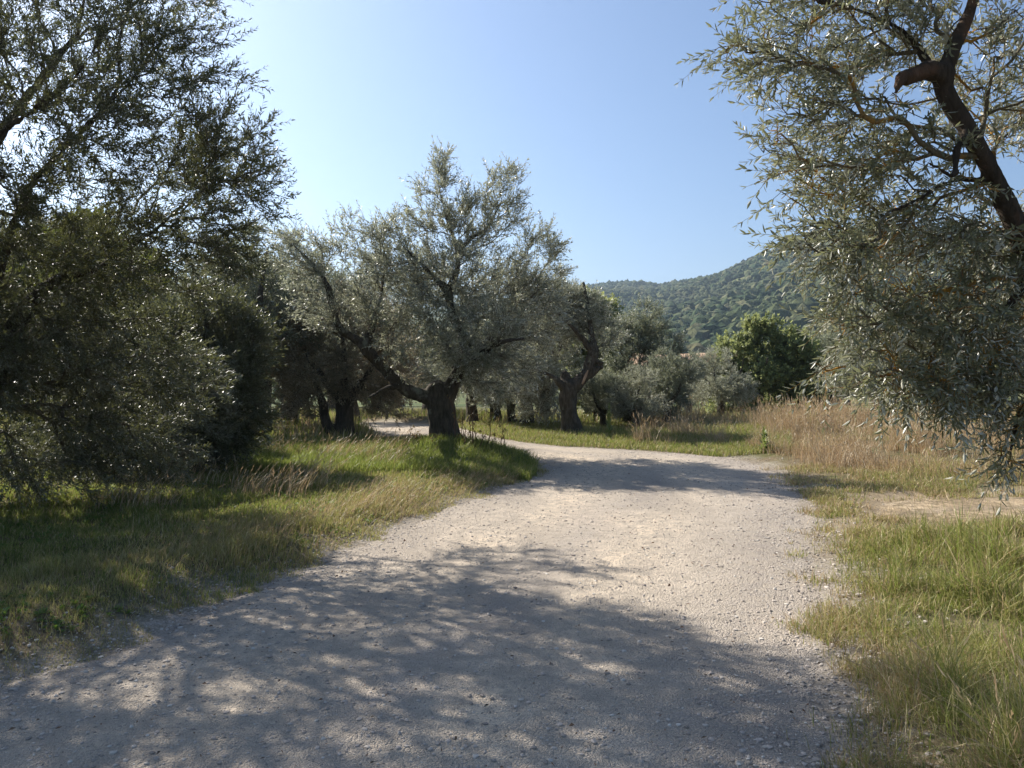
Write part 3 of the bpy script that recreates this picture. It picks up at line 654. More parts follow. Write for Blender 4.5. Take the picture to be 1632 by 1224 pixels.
C_lobes = [pl(490, 520, 17.2, 55, 50), pl(560, 500, 17.2, 60, 50), pl(500, 590, 17, 60, 45), pl(575, 590, 17.2, 60, 50), pl(450, 560, 17.2, 40, 50), pl(620, 600, 17.6, 45, 50), pl(620, 540, 17.6, 45, 45), pl(470, 650, 17, 40, 30), pl(620, 645, 17.4, 40, 22)]
tree('olive_tree', (x, y, z), C_limbs, C_lobes, 104, 1300, 4200, T_MID, M_OLIVE_B, M_TWIG, M_BARK, 'olive tree with browning rusty leaves, left of the central tree', 'tree', scl=(0.9, 1.4))

x, y, z = base_at(911, 18.2)
E_limbs = [[(x+.03, y, z-.15, 0.42), (x, y, z+.12, 0.25), (x-.05, y, z+.5, 0.20), (x-.07, y, z+.95, 0.20), (x-.0, y, z+1.2, 0.19)],
    [(x-.10, y, z+1.1, 0.14), (x-.14, y, z+1.32, 0.11), (x-.15, y, z+1.45, 0.07)],
    [(x-.0, y, z+1.05, 0.18)]+lim([(926, 605, 18.2, 0.15), (938, 592, 18.2, 0.13), (941, 578, 18.2, 0.12), (946, 562, 18.2, 0.13), (945, 545, 18.2, 0.08), (938, 500, 18.3, 0.05), (930, 450, 18.4, 0.03)]),
    lim([(938, 598, 18.2, 0.11), (952, 588, 18.2, 0.07), (961, 583, 18.2, 0.05)]), lim([(943, 575, 18.2, 0.08), (955, 578, 18.2, 0.05), (962, 578, 18.1, 0.035)]),
    lim([(944, 560, 18.2, 0.09), (920, 530, 18.0, 0.05), (890, 500, 17.8, 0.03), (860, 470, 17.8, 0.02)]),
    lim([(905, 625, 18.2, 0.1), (880, 600, 18.0, 0.05), (855, 590, 17.9, 0.03)])]
E_lobes = [pl(925, 500, 18.6, 44, 34), pl(885, 525, 18.8, 45, 42), pl(852, 590, 19.2, 40, 45, 1.3), pl(968, 535, 18.7, 26, 26), pl(890, 480, 18.8, 45, 32), pl(860, 645, 19.4, 36, 30, 1.3)]
e_tree = tree('olive_tree', (x, y, z), E_limbs, E_lobes, 105, 1000, 3000, T_MID, M_OLIVE, M_TWIG, M_BARK, 'olive tree with a thick hollow broken trunk, beyond the far edge of the bend', 'tree', scl=(0.9, 1.35))
# torn strip of bare wood on the broken trunk
v, q, t = limb_tube([tuple(np.array(W(*p))-np.array((x, y, z)))+(rr,) for p, rr in (((928, 612, 17.98), 0.022), ((933, 600, 17.97), 0.035), ((937, 590, 17.99), 0.012))], 5, 0.05, 8)
o = link('bare_wood', mesh_np('bare_wood', v, [q, t], [M_HEART]), e_tree)

x, y, z = base_at(330, 11.9)
B_limbs = [[(x, y, z-.15, 0.36), (x, y, z+.3, 0.24), (x+.05, y, z+.8, 0.2)], [(x, y, z+.75, .16)]+lim([(380, 610, 11.8, .08), (400, 550, 11.8, .05), (400, 500, 11.8, .02)]), [(x, y, z+.75, .16)]+lim([(290, 610, 11.7, .08), (250, 560, 11.5, .05), (230, 500, 11.5, .02)]),
    [(x, y, z+.75, .14)]+lim([(330, 600, 11.5, .07), (330, 530, 11.4, .04), (320, 470, 11.4, .02)])]
B_lobes = [pl(330, 520, 11.8, 75, 50), pl(250, 560, 11.6, 80, 60), pl(385, 560, 11.9, 45, 60), pl(320, 610, 11.4, 85, 55), pl(240, 660, 11.3, 80, 55, 1.1), pl(380, 660, 11.6, 48, 48, 1.1), pl(310, 700, 11.4, 85, 36, 1.1), pl(160, 620, 11.6, 70, 70), pl(150, 700, 11.3, 70, 45)]
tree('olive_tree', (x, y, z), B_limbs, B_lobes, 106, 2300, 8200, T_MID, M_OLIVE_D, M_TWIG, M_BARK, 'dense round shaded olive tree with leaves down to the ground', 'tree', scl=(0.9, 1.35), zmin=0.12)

x, y, z = base_at(120, 15.5)
G_limbs = [[(x, y, z-.1, .3), (x, y, z+1, .2), (x+.1, y, z+2, .16), (x+.1, y, z+3, .1), (x, y, z+4, .05)], [(x, y, z+1.6, .13), (x-1.2, y-.2, z+2.6, .07), (x-2, y-.2, z+3.2, .03)], [(x, y, z+1.6, .13), (x+1.1, y+.2, z+2.6, .07), (x+1.8, y, z+3.3, .03)], [(x, y, z+1.6, .12), (x+.2, y-1.1, z+2.8, .07), (x+.2, y-1.8, z+3.6, .03)]]
G_lobes = [pl(130, 395, 15.2, 70, 50), pl(60, 440, 15, 75, 60), pl(190, 440, 15.2, 65, 50), pl(120, 480, 14.6, 110, 60), pl(60, 540, 15, 90, 60), pl(200, 520, 15, 60, 50), pl(120, 620, 15, 120, 60)]
tree('oak_tree', (x, y, z), G_limbs, G_lobes, 107, 1100, 7500, T_OAK, M_OAK_L, M_TWIG, M_BARK, 'broad yellow-green oak showing through behind the huge dark olive on the left', 'tree', scl=(0.9, 1.4))

# thin silvery olive right of the broken one
x, y, z = base_at(1010, 22)
F_limbs = [[(x-.1, y, z-.1, .3), (x-.05, y, z+.4, .2), (x-.2, y, z+.9, .16)], [(x-.2, y, z+.85, .13)]+lim([(985, 592, 22, .09), (1000, 572, 22, .07), (1012, 555, 22, .05), (1025, 520, 22, .03), (1030, 495, 22, .02)]), [(x-.1, y, z+.8, .12)]+lim([(1030, 630, 21.8, .07), (1060, 600, 21.7, .04), (1070, 560, 21.7, .02)]),
    lim([(1000, 575, 22, .05), (985, 555, 22, .03), (975, 530, 22, .02)])]
F_lobes = [pl(1025, 520, 22, 38, 36, 0.8), pl(1000, 555, 22, 45, 38, 0.8), pl(1050, 555, 22, 35, 38, 0.8), pl(1000, 620, 21.8, 50, 42), pl(1055, 630, 21.7, 38, 36), pl(965, 640, 22, 34, 36), pl(1020, 665, 21.6, 55, 28)]
f_tree = tree('olive_tree', (x, y, z), F_limbs, F_lobes, 108, 900, 4300, T_FAR, M_OLIVE_G, M_TWIG, M_BARK, 'thin pale grey olive tree with an airy top right of the broken trunk', 'tree')

# big green oak
x, y, z = base_at(1205, 31)
O_limbs = [[(x, y, z-.1, .22), (x, y, z+1, .14), (x+.05, y, z+2.2, .1), (x, y, z+3.4, .05)], [(x, y, z+1.2, .09), (x-.8, y, z+2.1, .05), (x-1.3, y, z+2.6, .03)], [(x, y, z+1.0, .09), (x+.9, y, z+1.9, .05), (x+1.4, y, z+2.4, .03)], [(x, y, z+.9, .09), (x, y-1, z+1.8, .05), (x, y-1.4, z+2.4, .03)]]
O_lobes = [pl(1208, 524, 31, 22, 18, 1.3), pl(1238, 532, 31, 24, 16), pl(1290, 575, 31, 16, 14, 1.3), pl(1138, 590, 31, 16, 12, 1.4), pl(1150, 655, 30, 26, 14, 1.2), pl(1178, 562, 31, 38, 26), pl(1258, 560, 31, 42, 30), pl(1152, 605, 31, 34, 26), pl(1210, 600, 30.6, 45, 28), pl(1275, 610, 31, 34, 40), pl(1165, 645, 30.5, 42, 22), pl(1250, 650, 31, 45, 28)]
tree('oak_tree', (x, y, z), O_limbs, O_lobes, 109, 900, 3400, T_OAKF, M_OAK, M_TWIG, M_BARK, 'rounded bright green oak beyond the dry grass, in front of the wooded hill', 'tree')
x, y, z = base_at(1285, 37)
D2_limbs = [[(x, y, z-.1, .25), (x, y, z+1.2, .16), (x, y, z+2.6, .1), (x, y, z+4, .05)], [(x, y, z+1.2, .1), (x-1, y, z+2.3, .05)], [(x, y, z+1.2, .1), (x+1, y, z+2.3, .05)]]
D2_lobes = [pl(1270, 570, 37, 40, 28), pl(1300, 600, 37, 34, 36), pl(1250, 610, 37, 40, 36), pl(1285, 645, 37, 45, 28)]
tree('oak_tree', (x, y, z), D2_limbs, D2_lobes, 110, 500, 3600, T_OAKF, M_OAK_D, M_TWIG, M_BARK, 'very dark green oak close behind the right side of the bright green oak', 'tree', scl=(1, 1.5))
x, y, z = base_at(955, 25)
D3_limbs = [[(x, y, z-.1, .22), (x, y, z+1.2, .14), (x, y, z+2.6, .08), (x, y, z+3.4, .04)], [(x, y, z+1.2, .1), (x-.8, y, z+2.3, .05)], [(x, y, z+1.2, .1), (x+.6, y, z+2.4, .05)]]
D3_lobes = [pl(955, 505, 25, 30, 24), pl(925, 500, 25, 34, 30), pl(965, 530, 25, 22, 24), pl(930, 550, 25, 36, 34), pl(940, 610, 25, 36, 36)]
tree('oak_tree', (x, y, z), D3_limbs, D3_lobes, 111, 450, 3000, T_OAKF, M_OAK, M_TWIG, M_BARK, 'small vivid green oak whose top shows just above the broken olive trunk', 'tree')

# generic olives to fill the grove behind: two models, copied
def generic(seed, X0, Y0, label, leafm, group):
    z0 = GH(X0, Y0); r = np.random.default_rng(seed); b = np.array([X0, Y0, z0])
    L = [[tuple(b+np.array(p[:3]))+(p[3],) for p in l] for l in (
        [(0, 0, -.15, .32), (.03, 0, .3, .22), (0, .05, .8, .19), (.05, 0, 1.1, .17)], [(0, 0, 1.0, .14), (-.6, .2, 1.6, .09), (-1.0, .3, 2.4, .05), (-1.2, .3, 3.2, .02)],
        [(0, 0, 1.0, .14), (.6, -.3, 1.7, .08), (1.1, -.4, 2.5, .05), (1.2, -.3, 3.3, .02)], [(0, 0, 1.0, .12), (.1, .7, 1.8, .07), (.1, 1.0, 2.7, .03)], [(0, 0, 1.0, .12), (-.1, -.8, 1.8, .07), (-.3, -1.0, 2.6, .03)])]
    lob = []
    for k in range(11):
        an = k*2.4+r.uniform(-.4, .4); rr = r.uniform(.6, 1.5); lob.append((b+np.array([rr*math.cos(an), rr*math.sin(an), r.uniform(1.3, 3.1)]), (r.uniform(.6, .95), r.uniform(.6, .95), r.uniform(.5, .8)), 1))
    lob.append((b+np.array([0.1, 0, 3.2]), (.8, .8, .6), 1))
    return tree('olive_tree', (X0, Y0, z0), L, lob, seed, 800, 3300, T_FAR, leafm, M_TWIG, M_BARK, label, 'tree', group)
GR = 'olive trees of the grove beyond the bend'
gx = lambda px, d: (px-CX)/F*d
g1 = generic(201, gx(1098, 27), 27, 'small round blue-grey olive between the thin pale olive and the bright green oak', M_OLIVE_G, GR)
g2 = generic(202, gx(838, 20.5), 20.5, 'low olive with a thin dark stem behind the right side of the central tree', M_OLIVE, GR)
g1.scale = (0.62,)*3; g2.scale = (0.8,)*3
cop = [(g1, 752, 22.5, 1.1, 0.8, 'low olive seen just right of the central trunk, behind it'), (g2, 1150, 24.5, 2.6, 0.62, 'small greyish olive bush in front of the left foot of the bright green oak'),
    (g2, 465, 20.2, 3.3, 1.0, 'olive in deep shade directly behind the left side of the one with rusty leaves'), (g1, 412, 17.6, 5.4, 1.25, 'low shaded olive between the dense round one and the rusty one'), (g1, 560, 26.5, 0.7, 1.2, 'olive beyond the rusty one, left of the far stretch of road'), (g1, 962, 20.4, 2.4, 0.42, 'knee-high olive suckers just right of the hollow broken trunk'), (g2, 815, 22.5, 0.9, 0.6, 'bushy low olive at the far verge, right of the central trunk'), (g2, 1012, 19.4, 5.1, 0.45, 'dark leafy olive bush at the verge under the thin pale olive'), (g1, 1062, 20.6, 4.0, 0.55, 'lowest dark olive bush at the left end of the dry grass bank'), (g2, 1400, 26, 0.4, 0.95, 'olive behind the dry grass, below the leaning silvery olive'),
    (g1, 1535, 24.5, 3.2, 1.0, 'olive with a dark trunk standing behind the dry grass near the right edge'), (g2, 1660, 27, 5.2, 1.1, 'olive at the right edge beyond the dry grass'),
    (g1, 790, 24, 2.0, 0.85, 'low olive filling the gap between the central trunk and the hollow broken trunk'), (g2, 715, 26, 0.2, 0.85, 'low olive far behind the central trunk'), (g2, 600, 31.5, 1.0, 1.05, 'olive beyond the far stretch of road, left of the central trunk'),
    (g1, 680, 34, 5.5, 1.1, 'far olive straight behind the central trunk beyond the road'), (g2, 290, 25, 4.4, 1.25, 'olive in the dark row behind the dense round one'), (g1, 180, 21, 0.9, 1.3, 'olive at the back of the dark row on the left'),
    (g2, 530, 36, 3.9, 1.2, 'farthest olive beyond the road, behind the one with rusty leaves'), (g1, 870, 29, 2.9, 0.95, 'olive behind the hollow broken trunk, on its left'), 
    (g1, 1340, 33, 1.7, 1.1, 'olive in the back row right of the very dark oak'), (g2, 1475, 38, 2.2, 1.3, 'farthest olive on the right, between two nearer ones'), (g1, 60, 17, 3.0, 1.3, 'olive deepest in the shade at the left edge')]
for s, px, d, rz, sc, lab in cop: tree_copy(s, gx(px, d), d, rz, sc, lab, GR)

# bushy crowns on the valley floor
def bushtree(seed, X0, Y0, mat, label, group):
    z0 = GH(X0, Y0); b = np.array([X0, Y0, z0]); r = np.random.default_rng(seed)
    L = [[tuple(b+np.array(p[:3]))+(p[3],) for p in l] for l in ([(0, 0, -.3, .35), (0, 0, 1, .25), (0, 0, 2.5, .15), (0, 0, 4, .08)], [(0, 0, 1.2, .15), (1.3, 0, 3, .08)], [(0, 0, 1.2, .15), (-1.3, .3, 3, .08)])]
    lob = [(b+np.array([r.uniform(-1.6, 1.6), r.uniform(-1.6, 1.6), r.uniform(1.6, 4.2)]), (r.uniform(1, 1.6),)*2+(r.uniform(.8, 1.2),), 1) for _ in range(8)]
    return tree('broadleaf_tree', (X0, Y0, z0), L, lob, seed, 350, 1500, T_BUSH, mat, M_TWIG, M_BARK, label, 'tree', group, vox=0, scl=(0.6, 1.1))
GV = 'trees on the valley floor before the hill'
v1 = bushtree(301, gx(1085, 88), 88, M_OAK, 'yellow-green tree below the ochre field, above the small round olive', GV)
v2 = bushtree(302, gx(1135, 150), 150, M_OAK_D, 'dark green tree at the right end of the ochre field', GV)
vc = [(v1, 1063, 100, 1, 1.0, 'leftmost yellow-green tree below the ochre field'), (v1, 1120, 96, 2, 1.0, 'yellow-green tree touching the left side of the bright green oak'), (v2, 1030, 140, 3, 1.2, 'dark tree at the left end of the ochre field'), (v1, 1165, 125, 2.5, 1.3, 'green tree above the left shoulder of the bright green oak'),
    (v2, 1310, 110, 1.2, 1.4, 'dark tree showing right of the very dark oak'), (v1, 1350, 90, 4.4, 1.2, 'yellow-green valley tree seen through the leaning silvery olive'), (v2, 1400, 120, 0.3, 1.5, 'dark valley tree seen through the lower twigs of the silvery olive'), (v1, 1440, 95, 2.2, 1.2, 'pale green valley tree left of the right-hand dark trunk'),
    (v2, 1500, 130, 5.2, 1.6, 'tall dark valley tree behind the right-hand olives'), (v1, 1580, 100, 1.9, 1.3, 'yellow-green valley tree near the right edge'), (v2, 990, 110, 5.0, 1.1, 'dark valley tree behind the thin pale olive'), (v1, 960, 95, 0.8, 1.0, 'green valley tree behind the small vivid oak'),
    (v2, 1225, 150, 0.8, 1.5, 'dark valley tree just behind the crown of the bright green oak'), (v1, 560, 70, 0.8, 1.0, 'valley tree beyond the road, seen past the rusty olive'), (v2, 640, 80, 2.8, 1.1, 'dark valley tree beyond the road, seen left of the central trunk'), (v2, 480, 75, 1.8, 1.1, 'dark valley tree beyond the rusty olive')]
for s, px, d, rz, sc, lab in vc: tree_copy(s, gx(px, d), d, rz, sc, lab, GV)

# ------------------------------------------------------------------ grass
def grass_mat(name, stops, tr, trans=0.3, rough=0.5):
    m, nt, p, g = new_mat(name)
    col = ramp(nt, g.outputs['Random Per Island'], stops)
    nt.links.new(col, p.inputs['Base Color']); p.inputs['Roughness'].default_value = rough; p.inputs['Specular IOR Level'].default_value = 0.3
    t = nt.nodes.new('ShaderNodeBsdfTranslucent'); t.inputs[0].default_value = (*tr, 1)
    mx = nt.nodes.new('ShaderNodeMixShader'); mx.inputs[0].default_value = trans
    nt.links.new(p.outputs[0], mx.inputs[1]); nt.links.new(t.outputs[0], mx.inputs[2]); nt.links.new(mx.outputs[0], nt.nodes['Material Output'].inputs['Surface'])
    return m
M_GG = grass_mat('green_grass', [(0, (0.075, 0.11, 0.02)), (0.5, (0.15, 0.18, 0.04)), (0.8, (0.23, 0.235, 0.07)), (1, (0.36, 0.31, 0.14))], (0.28, 0.34, 0.07), 0.35)
M_GY = grass_mat('yellowing_grass', [(0, (0.19, 0.19, 0.055)), (0.5, (0.34, 0.30, 0.12)), (1, (0.54, 0.45, 0.25))], (0.34, 0.33, 0.10), 0.35)
M_GD = grass_mat('dry_grass', [(0, (0.26, 0.17, 0.085)), (0.5, (0.40, 0.29, 0.16)), (1, (0.58, 0.46, 0.30))], (0.46, 0.34, 0.18), 0.3)
M_GR = grass_mat('rust_dry_grass', [(0, (0.30, 0.225, 0.13)), (0.5, (0.50, 0.405, 0.26)), (1, (0.70, 0.61, 0.45))], (0.42, 0.27, 0.15), 0.3)

def blades(name, x, y, h, wd, lean, mats, mi, label, r, cat='grass', headed=None, seg=3, spread=0.9):
    n = len(x); z = ground_h(x, y)-0.01
    az = r.uniform(0, 2*PI, n); ld = np.stack([np.cos(az), np.sin(az)], -1)*(r.uniform(0.05, 1.0, n)**1.3*spread)[:, None]+np.array(lean)[None]
    face = r.uniform(0, 2*PI, n); sx, sy = np.cos(face), np.sin(face)
    V = []
    for k in range(seg):
        t = k/seg; wk = wd*(1-0.55*t)*0.5
        c = np.stack([x+ld[:, 0]*h*t*t*0.9, y+ld[:, 1]*h*t*t*0.9, z+h*(t-0.18*t*t*(ld**2).sum(1))], -1)
        off = np.stack([sx*wk, sy*wk, 0*wk], -1)
        V += [c-off, c+off]
    t = 1.0; V.append(np.stack([x+ld[:, 0]*h*0.9, y+ld[:, 1]*h*0.9, z+h*(1-0.18*(ld**2).sum(1))], -1))
    nv = 2*seg+1
    V = np.stack(V, 1).reshape(-1, 3)
    b = (np.arange(n)*nv)[:, None]
    q = [np.concatenate([b+2*k, b+2*k+1, b+2*k+3, b+2*k+2], 1) for k in range(seg-1)]
    Q = np.concatenate(q); T = np.concatenate([b+2*seg-2, b+2*seg-1, b+2*seg], 1)
    mq = np.concatenate([mi]*(seg-1))
    faces = [Q, T]; midx = [mq, mi]
    if headed is not None and headed.any():      # a loose seed head on top of the stem
        idx = np.nonzero(headed)[0]; base = len(V); tip = V[idx*nv+2*seg]; hl = h[idx]*0.22
        dirn = np.stack([ld[idx, 0], ld[idx, 1], np.full(len(idx), 0.7)], -1); dirn /= np.linalg.norm(dirn, axis=1, keepdims=True)
        HV = []
        for j in range(3):
            a_ = r.uniform(0, 2*PI, len(idx)); s_ = np.stack([np.cos(a_), np.sin(a_), 0*a_], -1)*(hl*0.13)[:, None]
            st = tip-dirn*(hl*(0.55-0.3*j))[:, None]
            HV += [st, st+dirn*(hl*0.3)[:, None]+s_, st+dirn*(hl*0.75)[:, None]+s_*0.5]
        HV = np.stack(HV, 1).reshape(-1, 3); V = np.concatenate([V, HV])
        hb = base+(np.arange(len(idx))*9)[:, None]
        HT = np.concatenate([np.concatenate([hb+3*j, hb+3*j+1, hb+3*j+2], 1) for j in range(3)])
        faces.append(HT); midx.append(np.concatenate([mi[idx]]*3))
    o = link(name, mesh_np(name, V, faces, mats, midx)); tag(o, label, cat, kind='stuff')
    return o

def scatter(n, r, pxr, dr, power=1.0):
    """points spread over the ground, more of them close by"""
    t = r.uniform(0, 1, n); d = (dr[0]**power+(dr[1]**power-dr[0]**power)*t)**(1/power) if power else dr[0]*(dr[1]/dr[0])**t
    px = r.uniform(pxr[0], pxr[1], n); return (px-CX)/F*d, d, px
r = np.random.default_rng(61)
# left verge: short green and yellow turf
x, y, px = scatter(430000, r, (-260, 880), (2.9, 16.5), 0.9)
rs = road_sd(x, y); ed = fbm(x*3.5, y*3.5, s=52, o=4)*0.36-0.02
k = (rs > np.maximum(ed, -0.35)) & (rs < 18) & (x < 1.0); x, y, rs = x[k], y[k], rs[k]
pt = fbm(x*1.1, y*1.1, s=55, o=3); dry = sstep(2.0, 0.2, rs)
k = r.random(len(x)) < np.clip(0.75+0.6*fbm(x*3, y*3, s=56, o=2), 0.25, 1); x, y, rs, pt, dry = x[k], y[k], rs[k], pt[k], dry[k]
u = r.random(len(x)); mi = np.where(u < 0.80*sstep(3.2, 0.3, rs)*sstep(-0.7, 0.1, pt)+0.2, 1, 0); mi = np.where(u > 0.94-0.1*dry, 2, mi)
h = 0.8*(0.03+0.055*r.random(len(x))+0.10*np.clip(fbm(x*2.3, y*2.3, s=57, o=4), 0, 1)*2*r.random(len(x)))*(0.55+0.45*sstep(0, 0.5, rs))
wd = r.uniform(0.004, 0.008, len(x))*np.clip(y/6, 0.75, 1.8)
blades('grass', x, y, h, wd, (0.12, -0.05), [M_GG, M_GY, M_GD], mi, 'short green turf turning yellow along the left edge of the gravel road', r)
# dry leaning stems along the left edge of the road
x, y, px = scatter(60000, r, (100, 860), (4.6, 14), 1.0)
rs = road_sd(x, y); band = np.exp(-((rs-0.55)/0.55)**2)*(0.22+0.78*sstep(6.0, 8.0, y))
k = (rs > 0.05) & (x < 0.8) & (r.random(len(x)) < band*np.clip(0.75+fbm(x*0.8, y*0.8, s=63, o=2), 0.1, 1)); x, y = x[k], y[k]
k2 = ~((np.abs(x+1.3) < 1.6) & (y > 12.4)); x, y = x[k2], y[k2]; n = len(x)
blades('dry_grass', x, y, r.uniform(0.06, 0.19, n), r.uniform(0.003, 0.005, n)*np.clip(y/6, 0.8, 1.7), (0.6, 0.05), [M_GD, M_GY], (r.random(n) < 0.3).astype(int), 'pale dry grass leaning right along the left edge of the road', r, headed=r.random(n) < 0.6)
x, y, px = scatter(5000, r, (150, 640), (8.2, 13.6), 1.0)
rs = road_sd(x, y); k = (rs > 1.6) & (fbm(x*0.7, y*1.3, s=64, o=2) > 0.12); x, y = x[k], y[k]; n = len(x)
blades('dry_grass', x, y, r.uniform(0.2, 0.42, n), r.uniform(0.004, 0.006, n)*1.5, (0.6, 0.0), [M_GR, M_GD], (r.random(n) < 0.4).astype(int), 'tufts of rusty dry stems in the shaded grass below the dark trees on the left', r, headed=r.random(n) < 0.6)
# grass on the mound of the central tree and on the far verge
x = r.uniform(-5.5, 0.9, 90000); y = r.uniform(11.2, 16.2, 90000); rs = road_sd(x, y)
k = (rs > 0.02+0.15*fbm(x*3, y*3, s=66, o=2)) & (x > -6) & ~((np.hypot(x-bx, y-by) < 0.3)); x, y = x[k], y[k]; n = len(x)
md = np.exp(-((x+0.6)/1.3)**2-((y-13.3)/1.0)**2)
blades('grass', x, y, r.uniform(0.07, 0.2, n)+0.14*md*r.random(n), r.uniform(0.008, 0.014, n), (0.1, -0.05), [M_GG, M_GY], (r.random(n) < 0.12).astype(int), 'lush green grass on the mound round the foot of the central olive', r)
x, y, px = scatter(150000, r, (560, 1260), (14.2, 24), 1.0)
rs = road_sd(x, y); k = (rs > 0.05*fbm(x*3, y*3, s=66, o=2)) & (x > -3.2+0*y) & (y > 13.6) & (x+0.0*y > -2.5); x, y, rs = x[k], y[k], rs[k]
k = (y > 15.9-0.3*np.abs(x)) | (x > 3.0); x, y, rs = x[k], y[k], rs[k]; n = len(x)
blades('grass', x, y, (r.uniform(0.05, 0.13, n)+0.14*r.random(n)**2*sstep(0.5, 2.0, rs))*sstep(26, 18, y), r.uniform(0.009, 0.016, n), (0.1, 0), [M_GG, M_GY, M_GD], r.choice(3, n, p=[0.50, 0.38, 0.12]), 'bright green grass along the far outer edge of the bend', r)
# tall dry grass bank on the right
x, y, px = scatter(215000, r, (1010, 2000), (10.5, 24), 1.0)
rs = road_sd(x, y); ts = track_sd(x, y)
den = sstep(0.4, 1.3, rs)*sstep(0.3, 1.1, ts)*np.clip(0.5+2.3*fbm(x*1.2, y*1.2, s=71, o=4), 0.05, 1)*np.where(y < 15.8+0.0*x, 1, 1)
den *= np.where((x < 4.6) & (y < 16.3-0.15*x), 0.04, 1)
k = r.random(len(x)) < den; x, y, rs, ts = x[k], y[k], rs[k], ts[k]; n = len(x)
tall = (0.08+0.40*r.random(n)**1.7)*(0.6+0.4*sstep(11, 14.5, y))*np.clip(0.85+1.7*fbm(x*1.1, y*1.1, s=73, o=3), 0.25, 1.7)
grn = sstep(-0.1, 0.4, fbm(x*0.9, y*0.9, s=72, o=3))*0.65+0.55*sstep(1.8, 0.7, ts)
u = r.random(n); mi = np.where(u < grn*0.7, 1, np.where(u < 0.55, 0, 2)); mi = np.where(u < grn*0.4, 3, mi)
tall = np.where(mi == 3, tall*0.55, tall)
blades('tall_dry_grass', x, y, tall, r.uniform(0.004, 0.008, n)*1.6, (-0.12, 0.0), [M_GR, M_GY, M_GD, M_GG], mi, 'bank of tall rusty dry grass beyond the dirt track on the right', r, headed=(mi != 3) & (r.random(n) < 0.6))
# right verge in front: long green and yellow grass
x, y, px = scatter(320000, r, (1200, 2100), (2.6, 12.5), 0.9)
rs = road_sd(x, y); ts = track_sd(x, y); ed = -0.08+fbm(x*2.6, y*2.6, s=82, o=4)*0.5
dd_ = sstep(0.0, 0.4, rs-ed)*0.8+0.2
k = (rs > ed) & ((ts > 0.0+0.9*fbm(x*2, y*2, s=83, o=3)) | (r.random(len(x)) < 0.22*sstep(-0.3, 0.3, fbm(x*1.5, y*3, s=88, o=3)))) & (r.random(len(x)) < dd_*np.clip(0.6+1.9*fbm(x*2.1, y*2.1, s=84, o=4), 0.03, 1)); x, y, rs, ts = x[k], y[k], rs[k], ts[k]; n = len(x)
lush = sstep(0.05, 0.7, rs)*sstep(7.9, 6.4, y)
h = r.uniform(0.03, 0.11, n)+lush*r.uniform(0.0, 1.0, n)**1.8*0.42*np.clip(0.45+1.9*fbm(x*2.2, y*2.2, s=85, o=3), 0.04, 1.3)
u = r.random(n); pg = 0.22+0.34*lush+0.25*fbm(x*1.5, y*1.5, s=86, o=3); mi = np.where(u < pg-0.08, 0, np.where(u < pg+0.34, 1, 2))
blades('grass', x, y, h, r.uniform(0.0035, 0.007, n)*np.clip(y/5, 0.8, 1.7), (-0.1, -0.05), [M_GG, M_GY, M_GD], mi, 'long green and yellow grass on the right verge in front', r, headed=(mi == 2) & (r.random(n) < 0.2), seg=4, spread=1.5)
# turf behind and beside (seen only from other places or between trees)
x = r.uniform(-26, 26, 120000); y = r.uniform(14, 40, 120000); rs = road_sd(x, y); k = (rs > 0.3) & ((y > 22) | (x < -3) | (x > 12)); x, y = x[k], y[k]; n = len(x)
blades('grass', x, y, r.uniform(0.12, 0.35, n), r.uniform(0.012, 0.022, n), (0.05, 0), [M_GG, M_GY, M_GR], r.choice(3, n, p=[0.4, 0.35, 0.25]), 'rough grass under the olive trees of the grove', r)

# broad-leaved weeds
def weeds(name, x, y, r, size, mat, label, stalk=0.0):
    n = len(x); z = ground_h(x, y); VV = []; m = 9
    az = r.uniform(0, 2*PI, (n, m)); el = r.uniform(0.25, 1.2, (n, m)); L = size[:, None]*r.uniform(0.6, 1.2, (n, m))
    dv = np.stack([np.cos(az)*np.cos(el), np.sin(az)*np.cos(el), np.sin(el)], -1); sd = np.stack([-np.sin(az), np.cos(az), 0*az], -1)
    c = np.stack([x, y, z], -1)[:, None]+np.stack([0*az, 0*az, r.uniform(0, 1, (n, m))*stalk*size[:, None]], -1)
    wd = L*r.uniform(0.14, 0.24, (n, m))
    V = np.stack([c, c+dv*(L*.5)[..., None]+sd*wd[..., None], c+dv*L[..., None]-np.array([0, 0, 1])*(L*0.25)[..., None], c+dv*(L*.5)[..., None]-sd*wd[..., None]], 2).reshape(-1, 3)
    Q = np.arange(n*m*4).reshape(-1, 4)
    o = link(name, mesh_np(name, V, [Q], [mat])); tag(o, label, 'weeds', kind='stuff')
M_WEED = leaf_mat('weed_leaf', [(0.05, 0.11, 0.02), (0.09, 0.16, 0.03), (0.15, 0.20, 0.05)], None, (0.22, 0.34, 0.05), 0.3, 0.5)
x, y, px = scatter(9000, r, (-200, 800), (3.2, 14), 0.9); rs = road_sd(x, y); k = (rs > 0.25) & (x < 0.6) & (fbm(x*1.5, y*1.5, s=91, o=2) > 0.0); x, y = x[k], y[k]
weeds('broadleaf_weeds', x, y, r, r.uniform(0.02, 0.05, len(x)), M_WEED, 'low broad-leaved weeds among the shaded grass on the left', 0.4)
x = r.normal(-0.75, 0.7, 1500); y = r.normal(13.35, 0.45, 1500); k = road_sd(x, y) > 0.12; x, y = x[k], y[k]
weeds('broadleaf_weeds', x, y, r, r.uniform(0.04, 0.09, len(x)), M_OAK_D, 'dark green leafy weeds crowding round the central trunk', 1.2)

